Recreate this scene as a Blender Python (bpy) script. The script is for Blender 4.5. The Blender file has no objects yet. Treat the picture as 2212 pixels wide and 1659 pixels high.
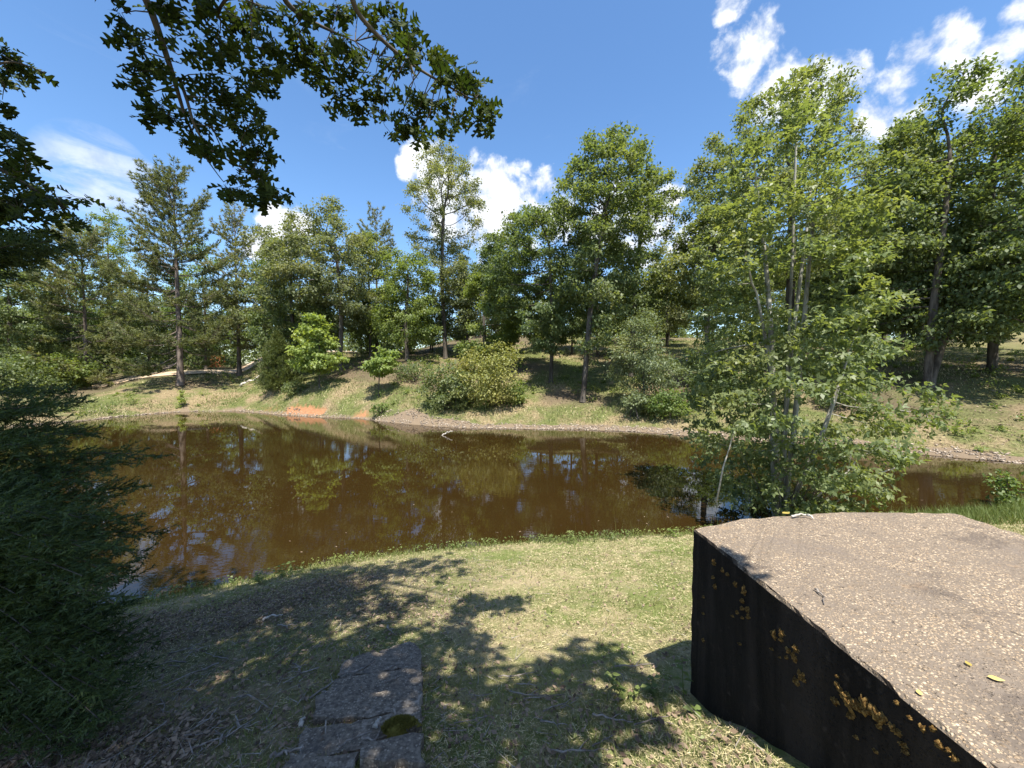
import bpy, bmesh, math, random
import numpy as np
from mathutils import Vector

SC = bpy.context.scene
COL = SC.collection
R = math.radians

# ------------------------------------------------------------------ camera, sky, sun, exposure
EYE = np.array([0.0, 0.0, 3.0])
PITCH = R(2.1)
FPX, CXP, CYP = 831.0, 1106.0, 829.5          # focal length and centre for a 2212 px wide view
cam_d = bpy.data.cameras.new('camera')
cam_d.sensor_width = 36.0
cam_d.lens = 36.0 * FPX / 2212.0
cam_d.clip_start = 0.05
cam_d.clip_end = 5000
cam = bpy.data.objects.new('camera', cam_d)
cam.location = EYE
cam.rotation_euler = (math.pi / 2 - PITCH, 0, 0)
COL.objects.link(cam)
SC.camera = cam

SUN_TO = np.array([0.10, -0.44, 1.0]); SUN_TO /= np.linalg.norm(SUN_TO)
SUN_EL = math.asin(SUN_TO[2]); SUN_AZ = math.atan2(SUN_TO[0], SUN_TO[1])
SC.view_settings.view_transform = 'Standard'
SC.view_settings.look = 'None'
SC.view_settings.gamma = 1.0
SC.view_settings.use_curve_mapping = False
SC.view_settings.exposure = 1.15
SC.cycles.max_bounces = 6
SC.cycles.diffuse_bounces = 5
SC.cycles.glossy_bounces = 3
SC.cycles.transmission_bounces = 4
SC.cycles.use_denoising = True

sun_d = bpy.data.lights.new('sun', 'SUN')
sun_d.energy = 5.0
sun_d.angle = R(0.53)
sun_d.color = (1.0, 0.94, 0.83)
sun = bpy.data.objects.new('sun', sun_d)
sun.rotation_euler = Vector(SUN_TO).to_track_quat('Z', 'Y').to_euler()
sun.location = (4, -10, 40)
COL.objects.link(sun)


def ray(xd, yd):
    """direction of the line of sight through a point of the 2212 px wide photograph"""
    cx = (xd - CXP) / FPX; cz = -(yd - CYP) / FPX
    return np.array([cx, math.cos(PITCH) + cz * math.sin(PITCH), cz * math.cos(PITCH) - math.sin(PITCH)])


class NT:
    def __init__(s, tree): s.t = tree; s.n = tree.nodes; s.l = tree.links
    def new(s, typ, **kw):
        n = s.n.new(typ)
        for k, v in kw.items(): setattr(n, k, v)
        return n
    def link(s, a, b): s.l.new(a, b)
    def put(s, sock, v):
        if hasattr(v, 'is_linked') or hasattr(v, 'links'): s.l.new(v, sock)
        else: sock.default_value = v
    def math(s, op, a, b=None, c=None, clamp=False):
        n = s.new('ShaderNodeMath', operation=op, use_clamp=clamp)
        s.put(n.inputs[0], a)
        if b is not None: s.put(n.inputs[1], b)
        if c is not None: s.put(n.inputs[2], c)
        return n.outputs[0]
    def vmath(s, op, a, b=None, out=0):
        n = s.new('ShaderNodeVectorMath', operation=op)
        s.put(n.inputs[0], a)
        if b is not None: s.put(n.inputs[1], b)
        return n.outputs[out]
    def mix(s, f, a, b, mode='MIX'):
        n = s.new('ShaderNodeMix', data_type='RGBA', blend_type=mode)
        n.clamp_factor = True
        s.put(n.inputs[0], f); s.put(n.inputs[6], a); s.put(n.inputs[7], b)
        return n.outputs[2]
    def noise(s, vec, scale, detail=2.0, rough=0.5, dist=0.0):
        n = s.new('ShaderNodeTexNoise')
        if vec is not None: s.link(vec, n.inputs['Vector'])
        n.inputs['Scale'].default_value = scale; n.inputs['Detail'].default_value = detail
        n.inputs['Roughness'].default_value = rough; n.inputs['Distortion'].default_value = dist
        return n.outputs[0]
    def voronoi(s, vec, scale, feature='F1', out='Distance', rnd=1.0):
        n = s.new('ShaderNodeTexVoronoi', feature=feature)
        if vec is not None: s.link(vec, n.inputs['Vector'])
        n.inputs['Scale'].default_value = scale
        n.inputs['Randomness'].default_value = rnd
        return n.outputs[out]
    def step(s, v, lo, hi, a=0.0, b=1.0, smooth=True):
        n = s.new('ShaderNodeMapRange', interpolation_type='SMOOTHSTEP' if smooth else 'LINEAR')
        s.put(n.inputs['Value'], v)
        n.inputs['From Min'].default_value = lo; n.inputs['From Max'].default_value = hi
        n.inputs['To Min'].default_value = a; n.inputs['To Max'].default_value = b
        return n.outputs[0]
    def bump(s, h, strength, dist, normal=None):
        n = s.new('ShaderNodeBump')
        s.link(h, n.inputs['Height'])
        n.inputs['Strength'].default_value = strength; n.inputs['Distance'].default_value = dist
        if normal is not None: s.link(normal, n.inputs['Normal'])
        return n.outputs[0]


def c4(c): return (c[0], c[1], c[2], 1.0)


# sky: clear blue with cumulus; the same kind of clouds goes on all round
world = bpy.data.worlds.new('World'); SC.world = world; world.use_nodes = True
W = NT(world.node_tree); W.n.clear()
sky = W.new('ShaderNodeTexSky', sky_type='NISHITA')
sky.sun_disc = False; sky.sun_elevation = SUN_EL; sky.sun_rotation = SUN_AZ
sky.altitude = 200; sky.air_density = 1.0; sky.dust_density = 0.6; sky.ozone_density = 2.2
hs = W.new('ShaderNodeHueSaturation'); hs.inputs['Saturation'].default_value = 1.16; hs.inputs['Value'].default_value = 1.0
W.link(sky.outputs[0], hs.inputs['Color'])
tc = W.new('ShaderNodeTexCoord'); vdir = W.vmath('NORMALIZE', tc.outputs['Generated'])
CLOUDS = [(905, 352, 34), (880, 362, 24), (950, 375, 48), (1000, 430, 75), (1062, 398, 42), (1090, 384, 28), (1120, 415, 45), (1182, 398, 30), (1060, 480, 90),
          (1200, 450, 55), (1442, 425, 32), (1400, 500, 70), (1330, 470, 60), (588, 470, 30), (620, 500, 50), (580, 530, 45), (1500, 520, 60),
          (1580, 115, 42), (1640, 92, 48), (1600, 165, 40), (1690, 190, 65), (1780, 190, 75), (1840, 165, 45), (1900, 250, 70),
          (2040, 62, 45), (1985, 110, 60), (2060, 105, 50), (1930, 180, 45), (2175, 95, 55), (2130, 190, 55), (2200, 30, 40), (1575, 3, 36)]
lobes = []
for x, y, r in CLOUDS:
    d = ray(x, y); d /= np.linalg.norm(d)
    e = ray(x + r, y); e /= np.linalg.norm(e)
    lobes.append((d, max(1e-5, 1 - float(d @ e))))
rg = random.Random(5)
for k in range(13):                      # the rest of the sky
    az = R(80 + 200 * (k + rg.random()) / 13); el = R(12 + 40 * rg.random())
    cd = np.array([math.sin(az) * math.cos(el), math.cos(az) * math.cos(el), math.sin(el)])
    for j in range(2):
        q = cd + np.array([rg.uniform(-.09, .09), rg.uniform(-.09, .09), rg.uniform(-.03, .03)]); q /= np.linalg.norm(q)
        lobes.append((q, 1 - math.cos(R(rg.uniform(3.5, 7)))))
field = None
for d, w in lobes:
    dt = W.vmath('DOT_PRODUCT', vdir, tuple(d), out=1)
    f = W.math('MULTIPLY_ADD', dt, 1.0 / (2.2 * w), 1.0 - 1.0 / (2.2 * w))     # 1 at the centre
    field = f if field is None else W.math('SMOOTH_MAX', field, f, 0.25)
n1 = W.noise(vdir, 14.0, 7.0, 0.58, 0.3)
n2 = W.noise(vdir, 45.0, 4.0, 0.6)
fb = W.math('ADD', W.math('MULTIPLY', W.math('SUBTRACT', n1, 0.5), 2.6), W.math('MULTIPLY', W.math('SUBTRACT', n2, 0.5), 0.9))
fld = W.math('ADD', W.math('MAXIMUM', field, -2.0), fb)
dens = W.step(fld, 0.25, 0.95)
# thin cirrus
mp = W.new('ShaderNodeMapping'); W.link(vdir, mp.inputs['Vector']); mp.inputs['Scale'].default_value = (1.2, 1.2, 4.2)
mp.inputs['Rotation'].default_value = (0, R(20), 0)
ci = W.noise(mp.outputs[0], 5.0, 7.0, 0.6, 0.8)
cd = ray(205, 375); cd /= np.linalg.norm(cd); ce = ray(262, 392); ce /= np.linalg.norm(ce)
cw = None
for cdir, ang in ((cd, 4.4), (ce, 3.4), ((-0.5, -0.6, 0.6), 12), ((0.8, -0.4, 0.4), 10)):
    cdir = np.array(cdir) / np.linalg.norm(cdir)
    g = W.math('MULTIPLY_ADD', W.vmath('DOT_PRODUCT', vdir, tuple(cdir), out=1), 1 / (1 - math.cos(R(ang))), 1 - 1 / (1 - math.cos(R(ang))), clamp=True)
    cw = g if cw is None else W.math('MAXIMUM', cw, g)
cirrus = W.math('MULTIPLY', W.math('MULTIPLY', W.step(ci, 0.36, 0.66), W.math('POWER', cw, 0.7)), 0.62)
thin = W.math('MULTIPLY', W.step(ci, 0.58, 0.95), 0.14)
cirrus = W.math('MAXIMUM', cirrus, thin)
# cloud brightness: white tops, faint blue-grey bodies
shade = W.step(W.math('ADD', W.math('MULTIPLY', n1, 0.6), W.math('MULTIPLY', n2, 0.4)), 0.36, 0.6)
ccol = W.mix(shade, (3.1, 3.4, 4.0, 1), (4.8, 4.9, 5.05, 1))
skyc = W.mix(W.math('MAXIMUM', W.math('MULTIPLY', dens, 0.96), cirrus), hs.outputs[0], ccol)
bg = W.new('ShaderNodeBackground'); bg.inputs['Strength'].default_value = 0.118
W.link(skyc, bg.inputs['Color'])
wo = W.new('ShaderNodeOutputWorld'); W.link(bg.outputs[0], wo.inputs['Surface'])


# ------------------------------------------------------------------ helpers
def rng(seed): return np.random.default_rng(seed)

def nrm(v): return v / np.maximum(np.linalg.norm(v, axis=-1, keepdims=True), 1e-9)

def vnoise(p, seed=0):
    """value noise, p (n,3)"""
    p = np.asarray(p, float); i = np.floor(p).astype(np.int64); f = p - i; f = f * f * (3 - 2 * f)
    def h(dx, dy, dz):
        n = (i[:, 0] + dx) * 374761393 + (i[:, 1] + dy) * 668265263 + (i[:, 2] + dz) * 2147483647 + seed * 974711
        n = n & 0xffffffff
        n = ((n ^ (n >> 13)) * 1274126177) & 0xffffffff
        n = ((n ^ (n >> 16)) * 2246822519) & 0xffffffff
        return ((n ^ (n >> 15)) & 0xffff) / 65535.0
    r = 0
    for dx in (0, 1):
        for dy in (0, 1):
            for dz in (0, 1):
                w = (f[:, 0] if dx else 1 - f[:, 0]) * (f[:, 1] if dy else 1 - f[:, 1]) * (f[:, 2] if dz else 1 - f[:, 2])
                r = r + w * h(dx, dy, dz)
    return r

def noise2(x, y, sc, seed=0):
    return vnoise(np.stack([np.ravel(x) * sc, np.ravel(y) * sc, np.zeros(np.size(x)) + .37], 1), seed).reshape(np.shape(x))


class MB:
    """gathers triangles and quads for one mesh"""
    def __init__(s): s.V = []; s.T = []; s.Q = []; s.n = 0
    def add(s, V, T=None, Q=None):
        V = np.asarray(V, float).reshape(-1, 3)
        if T is not None and len(T): s.T.append(np.asarray(T, np.int64).reshape(-1, 3) + s.n)
        if Q is not None and len(Q): s.Q.append(np.asarray(Q, np.int64).reshape(-1, 4) + s.n)
        s.V.append(V); s.n += len(V)
    def tube(s, pts, rad, sides=5, cap=True):
        pts = np.asarray(pts, float); k = len(pts); rad = np.broadcast_to(np.asarray(rad, float), (k,))
        t = nrm(np.gradient(pts, axis=0)); ref = np.array([0.31, 0.82, 0.47])
        u = nrm(np.cross(t, ref)); w = np.cross(t, u)
        a = np.arange(sides) * 2 * math.pi / sides
        ring = pts[:, None] + rad[:, None, None] * (np.cos(a)[None, :, None] * u[:, None] + np.sin(a)[None, :, None] * w[:, None])
        V = ring.reshape(-1, 3); i = np.arange(k - 1)[:, None] * sides; j = np.arange(sides)[None]; j2 = (j + 1) % sides
        Q = np.stack([i + j, i + j2, i + sides + j2, i + sides + j], -1).reshape(-1, 4)
        T = []
        if cap:
            T = [(0, q + 1, q) for q in range(1, sides - 1)] + [((k - 1) * sides, (k - 1) * sides + q, (k - 1) * sides + q + 1) for q in range(1, sides - 1)]
        s.add(V, T, Q)
    def leaves(s, P, N, A, L, Wd, droop=0.12):
        """one diamond shaped blade per point"""
        n = len(P); L = np.broadcast_to(np.asarray(L, float), (n,))[:, None]; Wd = np.broadcast_to(np.asarray(Wd, float), (n,))[:, None]
        A = nrm(A); B = nrm(np.cross(N, A)); N = np.cross(A, B)
        V = np.stack([P, P + A * L * .48 - B * Wd * .5 + N * L * .06, P + A * L - N * L * droop, P + A * L * .48 + B * Wd * .5 + N * L * .06], 1)
        q = np.arange(n)[:, None] * 4 + np.arange(4)[None]
        s.add(V.reshape(-1, 3), None, q)
    def blades(s, P, A, L, Wd, bend=None):
        """one thin triangle per point"""
        n = len(P); L = np.broadcast_to(np.asarray(L, float), (n,))[:, None]; Wd = np.broadcast_to(np.asarray(Wd, float), (n,))[:, None]
        A = nrm(A); B = nrm(np.cross(A, nrm(rng(n).normal(size=(n, 3)))))
        V = np.stack([P - B * Wd * .5, P + B * Wd * .5, P + A * L], 1)
        s.add(V.reshape(-1, 3), np.arange(n * 3).reshape(-1, 3))
    def mesh(s, name, mat, smooth=False):
        me = bpy.data.meshes.new(name)
        V = np.concatenate(s.V); me.vertices.add(len(V)); me.vertices.foreach_set('co', V.astype(np.float32).ravel())
        T = np.concatenate(s.T) if s.T else np.zeros((0, 3), np.int64); Q = np.concatenate(s.Q) if s.Q else np.zeros((0, 4), np.int64)
        li = np.concatenate([T.ravel(), Q.ravel()]).astype(np.int32)
        me.loops.add(len(li)); me.loops.foreach_set('vertex_index', li)
        st = np.concatenate([np.arange(len(T)) * 3, len(T) * 3 + np.arange(len(Q)) * 4]).astype(np.int32)
        me.polygons.add(len(st)); me.polygons.foreach_set('loop_start', st)
        if smooth: me.polygons.foreach_set('use_smooth', np.ones(len(st), bool))
        me.update(calc_edges=True); me.validate()
        me.materials.append(mat)
        return me

def link(name, me, parent=None, kind=None, loc=None):
    o = bpy.data.objects.new(name, me); COL.objects.link(o)
    if parent is not None: o.parent = parent
    if kind: o['kind'] = kind
    if loc is not None: o.location = loc
    return o

def thing(name, label, cat, loc=(0, 0, 0), rz=0.0, group=None):
    o = bpy.data.objects.new(name, None); o.empty_display_size = 0.3
    COL.objects.link(o); o.location = tuple(float(q) for q in loc); o.rotation_euler = (0, 0, rz)
    o['label'] = label; o['category'] = cat
    if group: o['group'] = group
    return o

def tag(o, label, cat, group=None, kind=None):
    o['label'] = label; o['category'] = cat
    if group: o['group'] = group
    if kind: o['kind'] = kind
    return o

def copy_thing(root, loc, rz, sc, label, group=None, name=None):
    r = root.copy(); COL.objects.link(r)
    if name: r.name = name
    r.location = tuple(float(q) for q in loc); r.rotation_euler = (0, 0, rz); r.scale = sc if hasattr(sc, '__len__') else (sc, sc, sc)
    r['label'] = label
    if group: r['group'] = group
    for ch in list(root.children):
        c = ch.copy(); COL.objects.link(c); c.parent = r
        for g in list(ch.children):
            d = g.copy(); COL.objects.link(d); d.parent = c
    return r


# ------------------------------------------------------------------ materials
def mat(name):
    m = bpy.data.materials.new(name); m.use_nodes = True
    t = NT(m.node_tree); t.n.clear()
    out = t.new('ShaderNodeOutputMaterial')
    return m, t, out

def principled(t, out, col, rough=0.8, spec=0.3, normal=None):
    p = t.new('ShaderNodeBsdfPrincipled')
    t.put(p.inputs['Base Color'], col); t.put(p.inputs['Roughness'], rough)
    p.inputs['Specular IOR Level'].default_value = spec
    if normal is not None: t.link(normal, p.inputs['Normal'])
    if out is not None: t.link(p.outputs[0], out.inputs['Surface'])
    return p

def leaf_mat(name, lo, hi, trans=0.35, rough=0.5, spec=0.35, clump=0.35, young=None):
    m, t, out = mat(name)
    g = t.new('ShaderNodeNewGeometry'); oi = t.new('ShaderNodeObjectInfo'); tcx = t.new('ShaderNodeTexCoord')
    isl = g.outputs['Random Per Island']
    base = t.mix(isl, c4(lo), c4(hi))
    nz = t.noise(tcx.outputs['Object'], 0.55, 2.0)
    y = young or (hi[0] * 1.5, hi[1] * 1.25, hi[2] * 0.9)
    base = t.mix(t.math('MULTIPLY', t.step(nz, 0.45, 0.7), clump), base, c4(y))
    h = t.new('ShaderNodeHueSaturation')
    t.put(h.inputs['Hue'], t.step(oi.outputs['Random'], 0, 1, 0.485, 0.512, False))
    t.put(h.inputs['Value'], t.step(oi.outputs['Random'], 0, 1, 1.08, 0.88, False))
    t.link(base, h.inputs['Color'])
    p = principled(t, None, h.outputs[0], rough, spec)
    tr = t.new('ShaderNodeBsdfTranslucent')
    tcol = t.mix(1.0, h.outputs[0], (1.5, 1.45, 0.55, 1), 'MULTIPLY')
    t.link(tcol, tr.inputs['Color'])
    mx = t.new('ShaderNodeMixShader'); mx.inputs[0].default_value = trans
    t.link(p.outputs[0], mx.inputs[1]); t.link(tr.outputs[0], mx.inputs[2])
    t.link(mx.outputs[0], out.inputs['Surface'])
    return m

def bark_mat(name, lo, hi, scale=6.0, bump=0.6):
    m, t, out = mat(name)
    tcx = t.new('ShaderNodeTexCoord'); mp_ = t.new('ShaderNodeMapping')
    t.link(tcx.outputs['Object'], mp_.inputs['Vector']); mp_.inputs['Scale'].default_value = (1, 1, 0.22)
    n = t.noise(mp_.outputs[0], scale, 5.0, 0.65)
    n2 = t.noise(tcx.outputs['Object'], 1.3, 3.0)
    c = t.mix(t.step(n, 0.35, 0.65), c4(lo), c4(hi))
    c = t.mix(t.math('MULTIPLY', t.step(n2, 0.5, 0.75), 0.5), c, c4([q * 1.5 for q in hi]))
    principled(t, out, c, 0.9, 0.15, t.bump(n, bump, 0.05))
    return m

def plain_mat(name, lo, hi, scale=20.0, rough=0.85, spec=0.2, island=False):
    m, t, out = mat(name)
    tcx = t.new('ShaderNodeTexCoord')
    f = t.step(t.noise(tcx.outputs['Object'], scale, 3.0), 0.3, 0.7)
    if island:
        g = t.new('ShaderNodeNewGeometry'); f = g.outputs['Random Per Island']
    principled(t, out, t.mix(f, c4(lo), c4(hi)), rough, spec)
    return m

M_OAK = leaf_mat('oak_foliage', (0.086, 0.124, 0.054), (0.170, 0.216, 0.094), trans=0.48)
M_OAKG = leaf_mat('grey_green_foliage', (0.102, 0.128, 0.066), (0.190, 0.218, 0.110), trans=0.48)
M_LIME = leaf_mat('fresh_green_foliage', (0.100, 0.150, 0.042), (0.175, 0.235, 0.075), trans=0.48)
M_MAPLE = leaf_mat('maple_foliage', (0.092, 0.136, 0.054), (0.176, 0.226, 0.104), trans=0.46, rough=0.45)
M_YEL = leaf_mat('yellow_green_foliage', (0.135, 0.165, 0.046), (0.25, 0.265, 0.088), young=(0.33, 0.29, 0.09))
M_SAP = leaf_mat('sapling_foliage', (0.15, 0.215, 0.055), (0.26, 0.335, 0.105), trans=0.48)
M_WILLOW = leaf_mat('pale_green_foliage', (0.115, 0.150, 0.075), (0.20, 0.24, 0.13))
M_PINE = leaf_mat('pine_needles', (0.104, 0.126, 0.054), (0.200, 0.220, 0.100), trans=0.36, rough=0.5)
M_CEDAR = leaf_mat('cedar_foliage', (0.022, 0.042, 0.013), (0.078, 0.112, 0.032), trans=0.24, rough=0.6, clump=0.2)
M_JUNI = leaf_mat('juniper_foliage', (0.065, 0.092, 0.026), (0.120, 0.145, 0.045), trans=0.25, clump=0.2)
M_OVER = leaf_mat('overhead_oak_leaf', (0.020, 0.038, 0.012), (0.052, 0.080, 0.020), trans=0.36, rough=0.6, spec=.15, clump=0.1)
M_DEADBUSH = leaf_mat('rust_brown_foliage', (0.22, 0.075, 0.028), (0.36, 0.14, 0.06), trans=0.2, clump=0.0, young=(0.3, 0.12, 0.05))
M_BARK = bark_mat('oak_bark', (0.045, 0.038, 0.032), (0.12, 0.105, 0.09))
M_PBARK = bark_mat('pine_bark', (0.075, 0.058, 0.048), (0.19, 0.155, 0.135))
M_PALE = bark_mat('pale_bark', (0.14, 0.13, 0.11), (0.34, 0.33, 0.29), 9.0, 0.3)
M_DEADW = plain_mat('dead_wood', (0.33, 0.29, 0.25), (0.55, 0.52, 0.47), 14)
M_TWIG = plain_mat('twig_bark', (0.12, 0.10, 0.085), (0.30, 0.27, 0.24), 25)
M_GRASS = leaf_mat('grass_blade', (0.085, 0.120, 0.032), (0.165, 0.205, 0.068), trans=0.3, clump=0.5)
M_TURF = leaf_mat('turf_blade', (0.13, 0.165, 0.05), (0.24, 0.27, 0.10), trans=0.25, clump=0.4, young=(0.30, 0.27, 0.13))
M_STRAW = plain_mat('dry_straw', (0.30, 0.25, 0.13), (0.56, 0.49, 0.30), island=True)
M_LITTER = plain_mat('dead_leaf', (0.055, 0.037, 0.026), (0.27, 0.20, 0.14), island=True, rough=0.7)
M_STONE = plain_mat('shore_pebble', (0.12, 0.095, 0.075), (0.40, 0.33, 0.26), island=True)


# ------------------------------------------------------------------ terrain
FAR = np.array([(-26.5, 20), (-25.3, 22.2), (-24.9, 25.5), (-23.4, 27.6), (-20, 28.0), (-16.5, 26.2), (-13, 24.6), (-9.4, 23.6), (-6, 21.3), (-2.5, 19.7),
                (0.5, 19.4), (3.5, 19.2), (5.9, 18.6), (10, 16.3), (13.7, 14.3), (16.3, 12.3), (20, 10.4), (24, 8.6), (27, 7.2)], float)
NEAR = np.array([(27, 7.2), (24, 5.2), (19, 5.6), (14, 7.4), (11.6, 8.6), (9.9, 8.0), (6.5, 7.6), (3.4, 7.0), (1.2, 6.75), (-.8, 6.4), (-2.6, 6.0), (-4.1, 5.25), (-4.9, 4.85),
                 (-5.4, 4.2), (-7, 3.5), (-10, 2.6), (-16, 2.0), (-22, 3.5), (-27, 8), (-29, 15), (-26.5, 20)], float)
FARX = np.concatenate([[(-400, 60), (-60, 21)], FAR, [(60, 1), (400, -60)]])
NEARX = np.concatenate([[(400, -90), (60, -8)], NEAR[1:-1], [(-60, 9), (-400, 20)]])
POND = np.concatenate([FAR[:-1], NEAR[:-1]])

def segdist(x, y, poly):
    d = np.full(x.shape, 1e9)
    for (ax, ay), (bx, by) in zip(poly[:-1], poly[1:]):
        ex, ey = bx - ax, by - ay
        t = np.clip(((x - ax) * ex + (y - ay) * ey) / (ex * ex + ey * ey), 0, 1)
        d = np.minimum(d, np.hypot(x - ax - t * ex, y - ay - t * ey))
    return d

def inside(x, y, poly):
    c = np.zeros(x.shape, bool); n = len(poly)
    for i in range(n):
        x1, y1 = poly[i]; x2, y2 = poly[(i + 1) % n]
        if y1 == y2: continue
        c ^= ((y1 > y) != (y2 > y)) & (x < (x2 - x1) * (y - y1) / (y2 - y1) + x1)
    return c

def sst(v, a, b):
    t = np.clip((v - a) / (b - a), 0, 1); return t * t * (3 - 2 * t)

ROAD = np.array([(-62, 24), (-48, 26.5), (-40, 28.6), (-33, 31.2), (-31.5, 33.3), (-30.8, 38), (-32, 43), (-33, 50), (-30, 58), (-22, 66)], float)
ROAD = np.array([(-70, 25), (-55, 27.0), (-44, 29.6), (-36.5, 33.2), (-32.0, 37.0), (-29.8, 40.5), (-28.5, 44), (-25.5, 48.5), (-20, 53), (-12, 57)], float)

def shore_info(x, y):
    dn = segdist(x, y, NEAR); df = segdist(x, y, FAR)
    ins = inside(x, y, POND)
    return dn, df, ins

def ground(x, y, full=False):
    x = np.asarray(x, float); y = np.asarray(y, float); sh = x.shape
    x = x.ravel(); y = y.ravel()
    dn, df, ins = shore_info(x, y)
    s = np.minimum(dn, df)
    wob = (noise2(x, y, 0.8, 3) - .5) * 0.5 + (noise2(x, y, 2.6, 4) - .5) * 0.22
    sw = np.where(ins, -s, s) + wob * np.clip(s * 1.5, 0.25, 1) * np.where(y < 9, 0.6, 0.75)
    sp = np.maximum(sw, 0)
    dfx = segdist(x, y, FARX); dnx = segdist(x, y, NEARX)
    wn = dfx / (dnx + dfx + 1e-6)                       # 1 near bank, 0 far bank
    wn = sst(wn, 0.35, 0.65)
    zn = np.interp(sp, [0, .25, 1, 2, 3.8, 4.8, 6, 8, 20, 60, 400], [0, .09, .30, .56, .98, 1.28, 1.5, 1.65, 1.9, 2.6, 6])
    zn = zn + 0.32 * sst(x, .2, 1.1) * sst(-y, -2.05, -1.1)
    az = x / np.maximum(y, 5)
    zl = np.interp(sp, [0, .5, 2, 5, 9, 14, 20, 40, 120, 400], [0, .15, .7, 1.55, 2.2, 2.8, 3.3, 4.2, 6, 9])
    zll = np.interp(sp, [0, .5, 2, 5, 9, 14, 20, 40, 120, 400], [0, .12, .5, .9, 1.25, 1.5, 1.9, 3.0, 5, 9])
    zc = np.interp(sp, [0, .35, .5, 1, 2.5, 4, 7, 10, 20, 40, 120, 400], [0, .22, .45, .8, 1.7, 2.3, 3.3, 4.1, 5.3, 6.3, 7.5, 9])
    zr = np.interp(sp, [0, .9, 2.2, 4, 10, 20, 29, 40, 120, 400], [0, .17, .62, 1.1, 2.95, 5.7, 8.1, 8.7, 9.2, 10])
    a1 = sst(az, -0.72, -0.60); a0 = sst(az, -1.12, -0.90); a2 = sst(az, -0.32, -0.08)
    zf = zll + (zl - zll) * a0
    zf = zf + (zc - zf) * a1
    zf = zf + (zr - zf) * a2
    z = zf * (1 - wn) + zn * wn
    z = z + np.clip(sp * .12, 0, 1) * ((noise2(x, y, .35, 7) - .5) * .35 * (1 - wn) + (noise2(x, y, 1.3, 8) - .5) * .14)
    z = z + np.clip(sp * 2, 0, 1) * (noise2(x, y, 5.0, 9) - .5) * 0.035
    # cut clay bank
    clay = sst(x, -15.6, -14.6) * (1 - sst(x, -9.4, -8.2)) * (1 - wn)
    clay = clay * sst(noise2(x, y, .55, 12), .30, .5)
    lip = np.interp(sp, [0, .4, .72, .86, 2.4, 4], [-.02, -.08, -.12, .24, .10, 0])
    z = z + clay * lip
    z = np.where(sw < 0, np.maximum(-1.3, sw * .32), z)
    # level the road bed
    rd = segdist(x, y, ROAD)
    if full: return z.reshape(sh), sw.reshape(sh), wn.reshape(sh), clay.reshape(sh), rd.reshape(sh)
    return z.reshape(sh)

def gz(x, y): return float(ground(np.array([x]), np.array([y]))[0])

def cast(xd, yd, tmax=140.0):
    """where the line of sight through a photograph point meets the ground"""
    d = ray(xd, yd); t = np.concatenate([np.arange(.8, 12, .02), np.arange(12, tmax, .08)])
    P = EYE + t[:, None] * d; below = P[:, 2] < ground(P[:, 0], P[:, 1])
    k = np.argmax(below) if below.any() else len(t) - 1
    p = P[k].copy(); p[2] = gz(p[0], p[1])
    return p

def at_depth(xd, dep):
    x = (xd - CXP) / FPX * dep
    return np.array([x, dep, gz(x, dep)])

def z_at(p, yd):
    d = ray(CXP, yd); return EYE[2] + p[1] / d[1] * d[2]

def world_pt(xd, yd, dep):
    d = ray(xd, yd); return EYE + d * (dep / d[1])


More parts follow.
